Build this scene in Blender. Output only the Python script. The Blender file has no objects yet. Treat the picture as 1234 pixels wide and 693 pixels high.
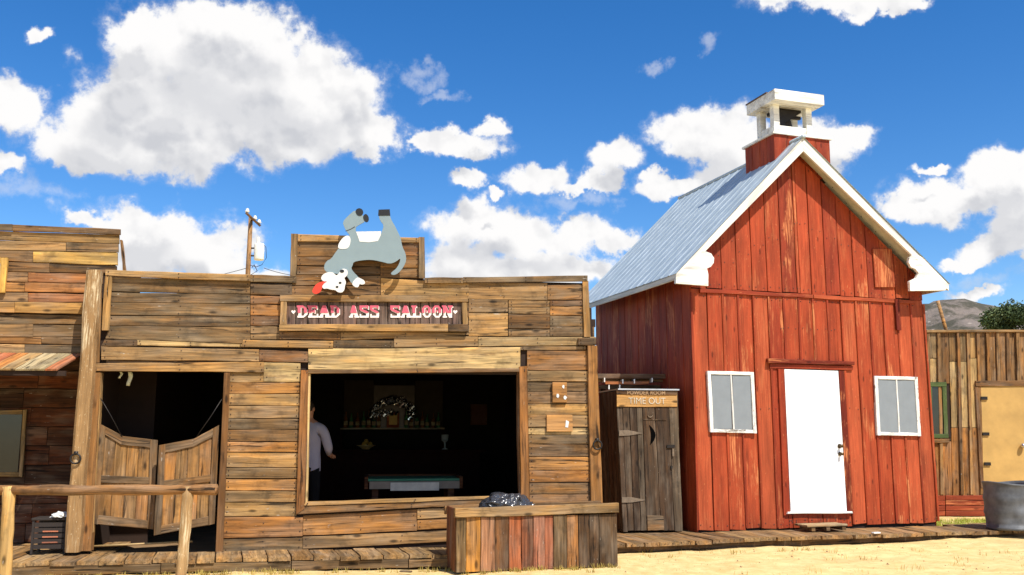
import bpy, bmesh, math, random
from mathutils import Vector, Matrix, noise as mnoise
rnd = random.Random(7)
sc = bpy.context.scene
COL = sc.collection
R = math.radians

# ------------------------------------------------------------------ camera
F = 1130.0; PIT = math.atan(178.5 / F); CZ = 1.5
cam = bpy.data.cameras.new('camera'); cam.sensor_width = 36; cam.lens = F * 36 / 1234
cam.clip_end = 6000; cam.clip_start = .05
co = bpy.data.objects.new('camera', cam); COL.objects.link(co)
co.location = (0, 0, CZ); co.rotation_euler = (math.pi / 2 + PIT, 0, 0)
sc.camera = co
sc.view_settings.view_transform = 'Standard'; sc.view_settings.look = 'None'
sc.view_settings.exposure = 0.38; sc.view_settings.gamma = 1.0

def ray(px, py):
    a = (px - 617) / F; b = (346.5 - py) / F
    return Vector((a, math.cos(PIT) - b * math.sin(PIT), math.sin(PIT) + b * math.cos(PIT)))
def at_z(px, py, z):
    r = ray(px, py); t = (z - CZ) / r.z; return Vector((r.x * t, r.y * t, z))
def at_y(px, py, Y):
    r = ray(px, py); t = Y / r.y; return Vector((r.x * t, Y, CZ + r.z * t))

# ------------------------------------------------------------------ sun and sky
SUN_AZ, SUN_EL = R(37), R(54)            # azimuth to the right of straight behind the camera
sdir = Vector((math.sin(SUN_AZ) * math.cos(SUN_EL), -math.cos(SUN_AZ) * math.cos(SUN_EL), math.sin(SUN_EL)))
sl = bpy.data.lights.new('sun', 'SUN'); sl.energy = 4.9; sl.angle = R(.55); sl.color = (1, .945, .86)
so_ = bpy.data.objects.new('sun', sl); COL.objects.link(so_)
so_.rotation_euler = sdir.to_track_quat('Z', 'Y').to_euler(); so_.location = sdir * 60

class NB:
    """small helper for node graphs"""
    def __init__(s, tree): s.t = tree; s.n = tree.nodes; s.l = tree.links
    def new(s, typ, **kw):
        nd = s.n.new(typ)
        for k, v in kw.items(): setattr(nd, k, v)
        return nd
    def put(s, sock, v):
        if hasattr(v, 'is_output') or isinstance(v, bpy.types.NodeSocket): s.l.new(v, sock)
        else: sock.default_value = v
    def m(s, op, a, b=None, c=None, clamp=False):
        nd = s.new('ShaderNodeMath', operation=op); nd.use_clamp = clamp
        s.put(nd.inputs[0], a)
        if b is not None: s.put(nd.inputs[1], b)
        if c is not None: s.put(nd.inputs[2], c)
        return nd.outputs[0]
    def v(s, op, a, b=None, out=0):
        nd = s.new('ShaderNodeVectorMath', operation=op); s.put(nd.inputs[0], a)
        if b is not None:
            if op == 'SCALE': s.put(nd.inputs['Scale'], b)
            else: s.put(nd.inputs[1], b)
        return nd.outputs[out]
    def noise(s, vec, scale, detail=4, rough=.55, dist=0, out='Fac'):
        nd = s.new('ShaderNodeTexNoise'); s.put(nd.inputs['Vector'], vec)
        nd.inputs['Scale'].default_value = scale; nd.inputs['Detail'].default_value = detail
        nd.inputs['Roughness'].default_value = rough; nd.inputs['Distortion'].default_value = dist
        return nd.outputs[out]
    def voro(s, vec, scale, feature='F1', out='Distance', rand=1.0):
        nd = s.new('ShaderNodeTexVoronoi', feature=feature); s.put(nd.inputs['Vector'], vec)
        nd.inputs['Scale'].default_value = scale; nd.inputs['Randomness'].default_value = rand
        return nd.outputs[out]
    def ss(s, x, lo, hi, a=0.0, b=1.0):
        nd = s.new('ShaderNodeMapRange', interpolation_type='SMOOTHSTEP'); s.put(nd.inputs[0], x)
        for i, q in zip((1, 2, 3, 4), (lo, hi, a, b)): nd.inputs[i].default_value = q
        return nd.outputs[0]
    def lin(s, x, lo, hi, a=0.0, b=1.0):
        nd = s.new('ShaderNodeMapRange'); s.put(nd.inputs[0], x)
        for i, q in zip((1, 2, 3, 4), (lo, hi, a, b)): nd.inputs[i].default_value = q
        return nd.outputs[0]
    def mix(s, f, a, b, mode='MIX'):
        nd = s.new('ShaderNodeMix', data_type='RGBA', blend_type=mode)
        s.put(nd.inputs[0], f)
        for sock, q in ((nd.inputs[6], a), (nd.inputs[7], b)):
            if isinstance(q, tuple) and len(q) == 3: q = q + (1,)
            s.put(sock, q)
        return nd.outputs[2]
    def comb(s, x, y, z):
        nd = s.new('ShaderNodeCombineXYZ')
        for i, q in enumerate((x, y, z)): s.put(nd.inputs[i], q)
        return nd.outputs[0]

world = bpy.data.worlds.new('World'); sc.world = world; world.use_nodes = True
w = NB(world.node_tree); w.n.clear()
sky = w.new('ShaderNodeTexSky', sky_type='NISHITA'); sky.sun_disc = False
sky.sun_elevation = SUN_EL; sky.sun_rotation = math.pi - SUN_AZ
sky.air_density = 1.0; sky.dust_density = 0.15; sky.ozone_density = 2.5; sky.altitude = 900
hsv = w.new('ShaderNodeHueSaturation'); hsv.inputs['Saturation'].default_value = 1.36; hsv.inputs['Hue'].default_value = .506; hsv.inputs['Value'].default_value = 1.0
w.l.new(sky.outputs[0], hsv.inputs['Color'])
bg1 = w.new('ShaderNodeBackground'); w.l.new(hsv.outputs[0], bg1.inputs[0]); bg1.inputs[1].default_value = .128
# cumulus clouds, laid out by direction (azimuth, elevation)
dirv = w.new('ShaderNodeTexCoord').outputs['Generated']
sep = w.new('ShaderNodeSeparateXYZ'); w.l.new(dirv, sep.inputs[0])
az = w.m('ARCTAN2', sep.outputs[0], sep.outputs[1]); el = w.m('ARCSINE', sep.outputs[2])
CLOUDS = [ # seen at (x, y) with half-axes, as degrees further down
 (250,75,100,58),(150,118,62,42),(172,86,50,38),(205,114,44,32),(445,160,40,24),(320,105,115,55),(150,163,95,36),(385,118,78,42),(432,150,45,28),(225,165,110,40),(330,155,85,38),(172,40,34,22),(90,178,52,22),(262,36,60,30),(300,55,75,40),
 (18,122,48,28),(0,195,26,14),(52,40,17,13),
 (175,272,70,28),(225,303,85,28),(108,268,24,12),(150,312,75,30),(280,330,60,14),
 (552,174,50,16),(592,156,20,13),(515,176,30,9),(563,219,24,12),(602,235,12,7),
 (590,272,72,27),(650,292,88,28),(735,293,34,15),(555,315,50,42),(690,325,50,25),(600,335,110,30),
 (745,192,32,22),(722,222,28,16),(650,215,36,17),(690,230,30,9),
 (862,158,68,33),(832,165,50,24),(905,180,40,28),(985,175,60,30),(1030,165,34,17),(850,222,72,13),(800,220,26,10),(890,205,50,22),(980,205,34,20),
 (1150,242,78,26),(1212,213,50,26),(1095,253,34,20),(1228,240,40,38),(1195,300,50,17),(1225,280,40,28),(1155,312,26,9),(1132,206,22,8),(1182,350,36,9),
 (1020,-6,100,18),(1065,6,46,12),(945,0,40,10)]
def azel(px, py):
    r = ray(px, py).normalized(); return math.atan2(r.x, r.y), math.asin(r.z)
def cloud_field(p):
    acc = None
    for (x, y, rx, ry) in CLOUDS:
        a0, e0 = azel(x, y); ax = abs(azel(x + rx, y)[0] - azel(x - rx, y)[0]) / 2; ey = abs(azel(x, y - ry)[1] - azel(x, y + ry)[1]) / 2
        d = w.v('LENGTH', w.v('MULTIPLY', w.v('SUBTRACT', p, (a0, e0, 0)), (1 / ax, 1 / ey, 0)), out=1)
        acc = d if acc is None else w.m('SMOOTH_MIN', acc, d, .22)
    f = w.m('SUBTRACT', 1.0, acc)
    # the rest of the sky, outside the picture, carries the same broken cumulus
    sp = w.new('ShaderNodeSeparateXYZ'); w.l.new(p, sp.inputs[0])
    out_a = w.ss(w.m('ABSOLUTE', sp.outputs[0]), .56, .75); out_e = w.ss(sp.outputs[1], .50, .66)
    outside = w.m('MAXIMUM', out_a, out_e)
    q = w.comb(sp.outputs[0], w.m('MULTIPLY', sp.outputs[1], 1.8), 0)
    g = w.m('MULTIPLY_ADD', w.noise(q, 3.2, 2, .5), 3.4, -2.05)
    g = w.m('MULTIPLY_ADD', w.m('SUBTRACT', outside, 1.0), 3.0, g)
    return w.m('MAXIMUM', w.m('MAXIMUM', f, -1.2), g)
warp = w.v('SCALE', w.v('SUBTRACT', w.noise(dirv, 11, 3, .55, out='Color'), (.5, .5, .5)), .05)
warp2 = w.v('SCALE', w.v('SUBTRACT', w.noise(dirv, 42, 4, .6, out='Color'), (.5, .5, .5)), .034)
p0 = w.v('ADD', w.v('ADD', w.comb(az, el, 0), warp), warp2)
n1 = w.noise(dirv, 17, 9, .64, .15)
n3 = w.noise(dirv, 52, 6, .62)
puff = w.voro(w.v('ADD', dirv, w.v('SCALE', w.v('SUBTRACT', w.noise(dirv, 30, 3, .6, out='Color'), (.5, .5, .5)), .03)), 26, 'SMOOTH_F1')
nn = w.m('ADD', w.m('MULTIPLY', w.m('SUBTRACT', n1, .5), 1.35), w.m('ADD', w.m('MULTIPLY', w.m('SUBTRACT', .42, puff), .75), w.m('MULTIPLY', w.m('SUBTRACT', n3, .5), .75)))
f0 = cloud_field(p0); d0 = w.m('ADD', f0, nn)
f1 = cloud_field(w.v('ADD', p0, (.012, .030, 0)))
n2 = w.noise(w.v('ADD', dirv, (.008, 0, .020)), 17, 2.5, .52, .15)
n4 = w.noise(dirv, 17, 2.5, .52, .15)
n5 = w.noise(w.v('ADD', dirv, (.003, 0, .007)), 44, 3, .55); n6 = w.noise(dirv, 44, 3, .55)
alpha = w.m('ADD', w.m('MULTIPLY', w.ss(d0, -.40, .20), .4), w.m('MULTIPLY', w.ss(d0, -.20, .12), .6))
wisp = None
for (x, y, rx, ry) in ((508, 98, 34, 14), (535, 121, 30, 8), (786, 80, 18, 8), (850, 62, 18, 12), (20, 230, 60, 16), (690, 245, 60, 14), (1190, 335, 50, 12)):
    a0, e0 = azel(x, y); dd_ = w.v('LENGTH', w.v('MULTIPLY', w.v('SUBTRACT', p0, (a0, e0, 0)), (1130 / rx, 1130 / ry, 0)), out=1)
    wisp = dd_ if wisp is None else w.m('MINIMUM', wisp, dd_)
wisp = w.m('MULTIPLY', w.ss(w.m('ADD', w.m('SUBTRACT', 1.0, wisp), w.m('MULTIPLY', w.m('SUBTRACT', n3, .5), 3.0)), -.1, 1.1), .34)
alpha = w.m('MAXIMUM', alpha, wisp)
under = w.ss(w.m('ADD', f1, w.m('MULTIPLY', w.m('SUBTRACT', n2, .5), 1.9)), .0, .75)
relief = w.ss(w.m('ADD', w.m('SUBTRACT', n2, n4), w.m('MULTIPLY', w.m('SUBTRACT', n5, n6), .5)), -.02, .22)
shade = w.m('MULTIPLY', w.m('ADD', w.m('MULTIPLY', under, .66), w.m('MULTIPLY', relief, .30)), .95, clamp=True)
ccol = w.mix(shade, (.96, .95, .945), (.56, .575, .62))
bg2 = w.new('ShaderNodeBackground'); w.l.new(ccol, bg2.inputs[0]); bg2.inputs[1].default_value = .80
mx = w.new('ShaderNodeMixShader'); w.l.new(w.m('MULTIPLY', alpha, w.ss(el, .0, .05)), mx.inputs[0])
w.l.new(bg1.outputs[0], mx.inputs[1]); w.l.new(bg2.outputs[0], mx.inputs[2])
wo = w.new('ShaderNodeOutputWorld'); w.l.new(mx.outputs[0], wo.inputs[0])

# ------------------------------------------------------------------ colours and materials
def srgb(r, g, b, k=1.0):
    f = lambda q: (q / 255 / 12.92 if q / 255 <= .04045 else ((q / 255 + .055) / 1.055) ** 2.4)
    return (f(r) * k, f(g) * k, f(b) * k)
def new_mat(name):
    m = bpy.data.materials.new(name); m.use_nodes = True
    nb = NB(m.node_tree); b = nb.n['Principled BSDF']
    return m, nb, b
def wood_mat(name, grain=1.0, grey=.35, rough=.82, knots=True, bump=.5, up=False, mixin=.27):
    """boards: colour from the object, grain along the board's own X axis"""
    m, nb, b = new_mat(name)
    oi = nb.new('ShaderNodeObjectInfo'); tc = nb.new('ShaderNodeTexCoord').outputs['Object']
    if up: s3 = nb.new('ShaderNodeSeparateXYZ'); nb.put(s3.inputs[0], tc); tc = nb.comb(s3.outputs[2], s3.outputs[0], s3.outputs[1])
    p = nb.v('ADD', tc, nb.v('SCALE', nb.comb(oi.outputs['Random'], nb.m('MULTIPLY', oi.outputs['Random'], 7.3), nb.m('MULTIPLY', oi.outputs['Random'], 3.1)), 60))
    bend = nb.v('MULTIPLY', nb.v('SUBTRACT', nb.noise(nb.v('MULTIPLY', p, (1.2, 4, 4)), 1, 2, out='Color'), (.5, .5, .5)), (0, .05, .07))
    pb = nb.v('ADD', p, bend)
    fine = nb.noise(nb.v('MULTIPLY', pb, (2.2, 70, 90)), 1, 4, .6)
    mid = nb.noise(nb.v('MULTIPLY', pb, (1.0, 22, 30)), 1, 4, .6)
    broad = nb.noise(nb.v('MULTIPLY', pb, (.9, 5, 7)), 1, 3, .55)
    patch = nb.noise(p, 3.5, 4, .65)
    val = nb.m('MULTIPLY', nb.lin(fine, .3, .7, 1 - .30 * grain, 1 + .22 * grain), nb.lin(mid, .3, .7, 1 - .46 * grain, 1 + .34 * grain))
    val = nb.m('MULTIPLY', val, nb.lin(broad, .3, .72, .62, 1.34))
    val = nb.m('MULTIPLY', val, nb.ss(patch, .28, .50, .55, 1.0))
    crack = nb.m('MULTIPLY', nb.ss(nb.noise(nb.v('MULTIPLY', pb, (1.4, 40, 55)), 1, 2, .5), .29, .36, .3, 1.0), nb.ss(nb.noise(nb.v('MULTIPLY', pb, (.9, 15, 20)), 1, 3, .6), .31, .36, .18, 1.0))
    val = nb.m('MULTIPLY', val, crack)
    if knots:
        kv = nb.voro(nb.v('MULTIPLY', p, (2.6, 7, 7)), 1, 'F1')
        val = nb.m('MULTIPLY', val, nb.ss(kv, .06, .20, .25, 1.0))
    nA = nb.noise(nb.v('MULTIPLY', p, (1.7, 7, 8)), 1, 4, .62); nB = nb.noise(nb.v('ADD', nb.v('MULTIPLY', p, (2.3, 9, 10)), (9, 3, 5)), 1, 4, .65)
    pal = nb.mix(nb.ss(nA, .40, .60), (.205, .150, .086), (.385, .185, .052))
    pal = nb.mix(nb.ss(nB, .56, .72), pal, (.110, .066, .034))
    base = nb.mix(mixin, oi.outputs['Color'], pal)
    col = nb.mix(1.0, base, nb.comb(val, val, val), 'MULTIPLY')
    # silvered areas, dark water stains, tan heartwood streaks, pale flecks of old paint
    stain = nb.m('MULTIPLY', nb.ss(nb.noise(nb.v('MULTIPLY', pb, (1.6, 9, 11)), 1, 5, .7), .56, .70), .62 * grain)
    col = nb.mix(stain, col, nb.mix(1.0, col, (.30, .24, .20), 'MULTIPLY'))
    warm = nb.m('MULTIPLY', nb.ss(nb.noise(nb.v('MULTIPLY', p, (.8, 6, 8)), 1.7, 4, .6), .54, .70), .5)
    col = nb.mix(warm, col, nb.mix(1.0, col, (1.35, 1.08, .72), 'MULTIPLY'))
    flk = nb.m('MULTIPLY', nb.ss(nb.noise(nb.v('MULTIPLY', pb, (9, 40, 46)), 1, 3, .6), .69, .74), .55 * grain)
    col = nb.mix(flk, col, (.55, .50, .42))
    gl = nb.m('MULTIPLY', nb.ss(nb.noise(nb.v('MULTIPLY', p, (1.5, 5, 5)), 1.3, 3), .42, .68), grey)
    g3 = nb.m('MULTIPLY', val, .24)
    col = nb.mix(gl, col, nb.comb(g3, nb.m('MULTIPLY', g3, .80), nb.m('MULTIPLY', g3, .58)))
    nb.put(b.inputs['Base Color'], col); b.inputs['Roughness'].default_value = rough
    b.inputs['Specular IOR Level'].default_value = .25
    bp = nb.new('ShaderNodeBump'); bp.inputs['Strength'].default_value = bump; bp.inputs['Distance'].default_value = .006
    nb.put(bp.inputs['Height'], nb.m('ADD', nb.m('MULTIPLY', fine, .5), nb.m('MULTIPLY', mid, 1.0)))
    nb.l.new(bp.outputs[0], b.inputs['Normal'])
    return m
def painted_mat(name, flake, amt=.5, rough=.6, up=False, freq=1.0):
    """paint in the object's colour, worn through along the grain"""
    m, nb, b = new_mat(name)
    oi = nb.new('ShaderNodeObjectInfo'); tc = nb.new('ShaderNodeTexCoord').outputs['Object']
    if up: s3 = nb.new('ShaderNodeSeparateXYZ'); nb.put(s3.inputs[0], tc); tc = nb.comb(s3.outputs[2], s3.outputs[0], s3.outputs[1])
    p = nb.v('ADD', tc, nb.v('SCALE', nb.comb(oi.outputs['Random'], nb.m('MULTIPLY', oi.outputs['Random'], 7.3), nb.m('MULTIPLY', oi.outputs['Random'], 3.1)), 50))
    if freq != 1.0: p = nb.v('SCALE', p, freq)
    fine = nb.noise(nb.v('MULTIPLY', p, (2.0, 45, 60)), 1, 4, .6)
    broad = nb.noise(nb.v('MULTIPLY', p, (1.1, 5, 6)), 1, 4, .6)
    patch = nb.noise(nb.v('MULTIPLY', p, (.9, 3, 3)), 1, 5, .7)
    val = nb.m('MULTIPLY', nb.lin(fine, .3, .7, .80, 1.16), nb.lin(broad, .3, .7, .68, 1.26))
    col = nb.mix(1.0, oi.outputs['Color'], nb.comb(val, val, val), 'MULTIPLY')
    wear = nb.m('MULTIPLY', nb.ss(patch, .50, .64), nb.ss(fine, .44, .58))
    # per board some are worn much more
    wear = nb.m('MULTIPLY', wear, nb.ss(oi.outputs['Random'], .45, .95, amt * .30, amt * 1.9), clamp=True)
    col = nb.mix(wear, col, flake)
    fleck = nb.ss(nb.noise(nb.v('MULTIPLY', p, (14, 55, 60)), 1, 3, .6), .66, .72)
    col = nb.mix(nb.m('MULTIPLY', fleck, amt * .8, clamp=True), col, flake)
    worn = nb.m('MULTIPLY', nb.ss(nb.noise(nb.v('MULTIPLY', p, (1.4, 26, 30)), 1, 5, .66), .56, .68), nb.lin(oi.outputs['Random'], 0, 1, .05, .75))
    col = nb.mix(nb.m('MULTIPLY', worn, min(1, amt * 1.2), clamp=True), col, nb.mix(.45, col, flake))
    seam = nb.m('MULTIPLY', nb.ss(nb.noise(nb.v('MULTIPLY', p, (1.0, 14, 16)), 1, 4, .6), .56, .68), .5)
    col = nb.mix(seam, col, nb.mix(1.0, col, (.45, .42, .42), 'MULTIPLY'))
    dk = nb.ss(nb.voro(nb.v('MULTIPLY', p, (2.0, 6, 6)), 1), .05, .13, .45, 1.0)
    col = nb.mix(1.0, col, nb.comb(dk, dk, dk), 'MULTIPLY')
    nb.put(b.inputs['Base Color'], col); b.inputs['Roughness'].default_value = rough
    b.inputs['Specular IOR Level'].default_value = .18
    bp = nb.new('ShaderNodeBump'); bp.inputs['Strength'].default_value = .35; bp.inputs['Distance'].default_value = .005
    nb.put(bp.inputs['Height'], nb.m('ADD', fine, broad)); nb.l.new(bp.outputs[0], b.inputs['Normal'])
    return m
def plain(name, col, rough=.6, metal=0.0, var=.18, scale=6.0, bump=.0, spec=.4):
    m, nb, b = new_mat(name)
    tc = nb.new('ShaderNodeTexCoord').outputs['Object']
    n = nb.noise(tc, scale, 5, .6); v = nb.lin(n, .3, .7, 1 - var, 1 + var)
    nb.put(b.inputs['Base Color'], nb.mix(1.0, tuple(col) + (1,), nb.comb(v, v, v), 'MULTIPLY'))
    b.inputs['Roughness'].default_value = rough; b.inputs['Metallic'].default_value = metal
    b.inputs['Specular IOR Level'].default_value = spec
    if bump:
        bp = nb.new('ShaderNodeBump'); bp.inputs['Strength'].default_value = bump; bp.inputs['Distance'].default_value = .01
        nb.put(bp.inputs['Height'], n); nb.l.new(bp.outputs[0], b.inputs['Normal'])
    return m
WOOD = wood_mat('weathered_wood')
WOODS = wood_mat('sound_wood', mixin=.12, grain=.7, grey=.15, knots=True, bump=.3)
PLAINW = wood_mat('dull_stained_wood', mixin=.06)
RED = painted_mat('red_barn_paint', srgb(198, 122, 76), .9)
WHITE = painted_mat('old_white_paint', srgb(158, 146, 124), .6, .5)
BLEACH = painted_mat('bare_peeling_post', srgb(226, 208, 170), 2.2, .8, freq=1.6)
LOG = painted_mat('bare_peeling_log', srgb(226, 208, 170), 2.2, .8, up=True, freq=1.6)
POSTW = wood_mat('post_wood', grain=.6, grey=.1, up=True)
SASH = painted_mat('peeling_sash_paint', srgb(84, 68, 50), 2.6, .6, freq=3.2)
PEEL = painted_mat('peeling_white_paint', srgb(110, 90, 65), 1.3, .6)
DARK = plain('very_dark_wood', srgb(46, 30, 20), .85)  # even, very dark brown for backings, roofs and cores
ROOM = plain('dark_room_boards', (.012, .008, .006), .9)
IRON = plain('black_iron', (.035, .03, .027), .5, .7, .3)
NAIL = plain('pale_nail_heads', srgb(220, 215, 205), .5, .3)
TONGUE = plain('red_sign_paint', srgb(214, 62, 40), .5, var=.05)
DGREY = plain('grey_blue_sign_paint', srgb(126, 143, 147), .55, var=.05)
DWHITE = plain('white_sign_paint', srgb(216, 216, 212), .5, var=.05)
DBLACK = plain('black_sign_paint', (.012, .012, .012), .5)
MOONDARK = plain('painted_opening_dark', (.003, .003, .003), .95, spec=0)  # near-black colour paints the darkness of an opening; nothing is cut through
PINK = plain('pink_letter_paint', srgb(205, 90, 108), .6, var=.12, scale=30)
LETTER = plain('white_letter_paint', srgb(236, 226, 216), .6, var=.1, scale=30)

# ------------------------------------------------------------------ objects
def link(o, parent=None):
    COL.objects.link(o)
    if parent is not None: o.parent = parent
    return o
def tag(o, label=None, cat=None, group=None, kind=None):
    if label: o['label'] = label
    if cat: o['category'] = cat
    if group: o['group'] = group
    if kind: o['kind'] = kind
    return o
def thing(name, loc, deg, label, cat, group=None):
    o = bpy.data.objects.new(name, None); o.empty_display_size = .2; link(o)
    o.location = loc; o.rotation_euler = (0, 0, R(deg))
    return tag(o, label, cat, group)
def from_bm(name, bm, mat, parent=None, col=None, smooth=False, recalc=True):
    if recalc: bmesh.ops.recalc_face_normals(bm, faces=bm.faces)
    me = bpy.data.meshes.new(name); bm.to_mesh(me); bm.free()
    for q in (mat if isinstance(mat, (list, tuple)) else [mat]): me.materials.append(q)
    if smooth:
        for q in me.polygons: q.use_smooth = True
    o = bpy.data.objects.new(name, me)
    if col: o.color = tuple(col)[:3] + (1,)
    return link(o, parent)
class Frame:
    """a facade plane: u along it, y into it, z up"""
    def __init__(s, o, deg, base=None):
        s.o = Vector(o); s.deg = deg; s.t = R(deg); s.c = math.cos(s.t); s.s = math.sin(s.t)
        s.base = s.o.z if base is None else base
    def uv(s, px, py, w=0.0):
        r = ray(px, py); d = -s.s * r.x + s.c * r.y
        t = (w + (-s.s * s.o.x + s.c * s.o.y)) / d
        x = r.x * t - s.o.x; y = r.y * t - s.o.y
        return Vector((s.c * x + s.s * y, w, CZ + r.z * t - s.base))
    def loc(s): return Vector((s.o.x, s.o.y, s.base))
    def local(s, p):
        x = p.x - s.o.x; y = p.y - s.o.y
        return Vector((s.c * x + s.s * y, -s.s * x + s.c * y, p.z - s.base))
def vary(col, v=.10):
    k = 1 + rnd.uniform(-v, v); h = rnd.uniform(-v, v) * .35
    return (max(0, col[0] * k), max(0, col[1] * k * (1 + h)), max(0, col[2] * k * (1 + 2 * h)))
def plank(parent, name, A, B, C, D, th, col, mat=None, out=(0, -1, 0), n=4, jit=.004, ch=.005, warp=.003, v=.1):
    """board with front corners A-B along its length and D-C on the far edge, own origin and own grain axis"""
    A, B, C, D = map(Vector, (A, B, C, D))
    X = ((B - A) + (C - D)).normalized(); Zr = ((D - A) + (C - B)); N = X.cross(Zr).normalized()
    if N.dot(Vector(out)) < 0: N = -N
    Y = -N; Z = X.cross(Y).normalized()
    cen = (A + B + C + D) / 4
    M = Matrix(((X.x, Y.x, Z.x, cen.x), (X.y, Y.y, Z.y, cen.y), (X.z, Y.z, Z.z, cen.z), (0, 0, 0, 1)))
    inv = M.inverted()
    a, b, c, d = [inv @ q for q in (A, B, C, D)]
    bm = bmesh.new(); rings = []
    wd = ((d - a).length + (c - b).length) / 2
    ins = min(ch, wd * .2) / max(wd, 1e-4)
    for i in range(n + 1):
        s = i / n
        e0 = a.lerp(b, s); e1 = d.lerp(c, s)
        j0 = rnd.uniform(-jit, jit); j1 = rnd.uniform(-jit, jit); wy = rnd.uniform(-warp, warp)
        up = (e1 - e0).normalized() if (e1 - e0).length > 1e-5 else Vector((0, 0, 1))
        e0 = e0 + up * j0; e1 = e1 + up * j1
        ring = []
        for (t, y) in ((0, th), (0, ch), (ins, 0), (1 - ins, 0), (1, ch), (1, th)):
            q = e0.lerp(e1, t); ring.append(bm.verts.new((q.x, q.y + y + (wy if y < th else 0), q.z)))
        rings.append(ring)
    for r0, r1 in zip(rings, rings[1:]):
        for k in range(5): bm.faces.new((r0[k], r0[k + 1], r1[k + 1], r1[k]))
        bm.faces.new((r0[5], r0[0], r1[0], r1[5]))
    bm.faces.new(rings[0]); bm.faces.new(rings[-1])
    o = from_bm(name, bm, mat or WOOD, parent, vary(col, v))
    o.matrix_local = M
    return o
def nail(bm, p, r=.008):
    v = [bm.verts.new(p + Vector((r * math.cos(k * 1.257), -.002, r * math.sin(k * 1.257)))) for k in range(5)]; t = bm.verts.new(p + Vector((0, -.006, 0)))
    for k in range(5): bm.faces.new((v[k], v[(k + 1) % 5], t))
def hq(fr, q, w_):       # pixel corners TL, TR, BR, BL -> board along u
    tl, tr, br, bl = [fr.uv(x, y, w_) for x, y in q]; return bl, br, tr, tl
def vq(fr, q, w_):       # same, board running up
    tl, tr, br, bl = [fr.uv(x, y, w_) for x, y in q]; return bl, tl, tr, br
def hplank(parent, fr, q, w_, th, col, name='plank', mat=None, **k): return plank(parent, name, *hq(fr, q, w_), th, col, mat, **k)
def vplank(parent, fr, q, w_, th, col, name='board', mat=None, **k): return plank(parent, name, *vq(fr, q, w_), th, col, mat, **k)
def rect(x0, y0, x1, y1): return ((x0, y0), (x1, y0), (x1, y1), (x0, y1))
def box(bm, lo, hi):
    v_ = [bm.verts.new((x, y, z)) for x in (lo[0], hi[0]) for y in (lo[1], hi[1]) for z in (lo[2], hi[2])]
    for f in ((0, 1, 3, 2), (4, 6, 7, 5), (0, 4, 5, 1), (2, 3, 7, 6), (0, 2, 6, 4), (1, 5, 7, 3)): bm.faces.new([v_[i] for i in f])
def boxo(name, lo, hi, mat, parent=None, col=None, bev=0.0):
    bm = bmesh.new(); c = (Vector(lo) + Vector(hi)) / 2
    box(bm, Vector(lo) - c, Vector(hi) - c)
    if bev: bmesh.ops.bevel(bm, geom=bm.edges[:], offset=bev, segments=2, profile=.6, affect='EDGES')
    o = from_bm(name, bm, mat, parent, col); o.location = c; return o
def tube(bm, pts, rad, seg=10, cap=True):
    pts = [Vector(p) for p in pts]; rad = rad if isinstance(rad, (list, tuple)) else [rad] * len(pts)
    rings = []
    for i, p in enumerate(pts):
        d = (pts[min(i + 1, len(pts) - 1)] - pts[max(i - 1, 0)]).normalized()
        a = d.cross(Vector((0, 0, 1)) if abs(d.z) < .9 else Vector((1, 0, 0))).normalized(); b = d.cross(a)
        rings.append([bm.verts.new(p + (a * math.cos(2 * math.pi * k / seg) + b * math.sin(2 * math.pi * k / seg)) * rad[i]) for k in range(seg)])
    for r0, r1 in zip(rings, rings[1:]):
        for k in range(seg): bm.faces.new((r0[k], r0[(k + 1) % seg], r1[(k + 1) % seg], r1[k]))
    if cap: bm.faces.new(rings[0]); bm.faces.new(rings[-1])
def tubeo(name, pts, rad, mat, parent=None, seg=10, col=None):
    bm = bmesh.new(); tube(bm, pts, rad, seg); return from_bm(name, bm, mat, parent, col, smooth=True)
def lathe(bm, prof, c=(0, 0, 0), seg=24):
    rings = [[bm.verts.new((c[0] + r * math.cos(2 * math.pi * k / seg), c[1] + r * math.sin(2 * math.pi * k / seg), c[2] + z)) for k in range(seg)] for r, z in prof]
    for r0, r1 in zip(rings, rings[1:]):
        for k in range(seg): bm.faces.new((r0[k], r0[(k + 1) % seg], r1[(k + 1) % seg], r1[k]))
    bm.faces.new(rings[0]); bm.faces.new(rings[-1])
def latheo(name, prof, mat, parent=None, c=(0, 0, 0), seg=24):
    bm = bmesh.new(); lathe(bm, prof, (0, 0, 0), seg); o = from_bm(name, bm, mat, parent, smooth=True); o.location = c; return o
def prism(name, pts, y0, th, mat, parent=None, col=None):
    """flat outline in u,z given depth along y"""
    from mathutils.geometry import tessellate_polygon
    bm = bmesh.new(); P = [Vector((p[0], 0, p[1])) for p in pts]
    f = [bm.verts.new((p.x, y0, p.z)) for p in P]; bk = [bm.verts.new((p.x, y0 + th, p.z)) for p in P]
    for t in tessellate_polygon([P]):
        bm.faces.new([f[i] for i in t]); bm.faces.new([bk[i] for i in reversed(t)])
    for i in range(len(P)):
        j = (i + 1) % len(P); bm.faces.new((f[i], f[j], bk[j], bk[i]))
    return from_bm(name, bm, mat, parent, col)
def torus(bm, c, R_, r_, axis='y', seg=20, ms=8):
    rings = []
    for i in range(seg):
        a = 2 * math.pi * i / seg; ring = []
        for k in range(ms):
            b = 2 * math.pi * k / ms; q = R_ + r_ * math.cos(b)
            ring.append(bm.verts.new((c[0] + q * math.cos(a), c[1] + r_ * math.sin(b), c[2] + q * math.sin(a))))
        rings.append(ring)
    for i in range(seg):
        for k in range(ms):
            bm.faces.new((rings[i][k], rings[(i + 1) % seg][k], rings[(i + 1) % seg][(k + 1) % ms], rings[i][(k + 1) % ms]))
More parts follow.
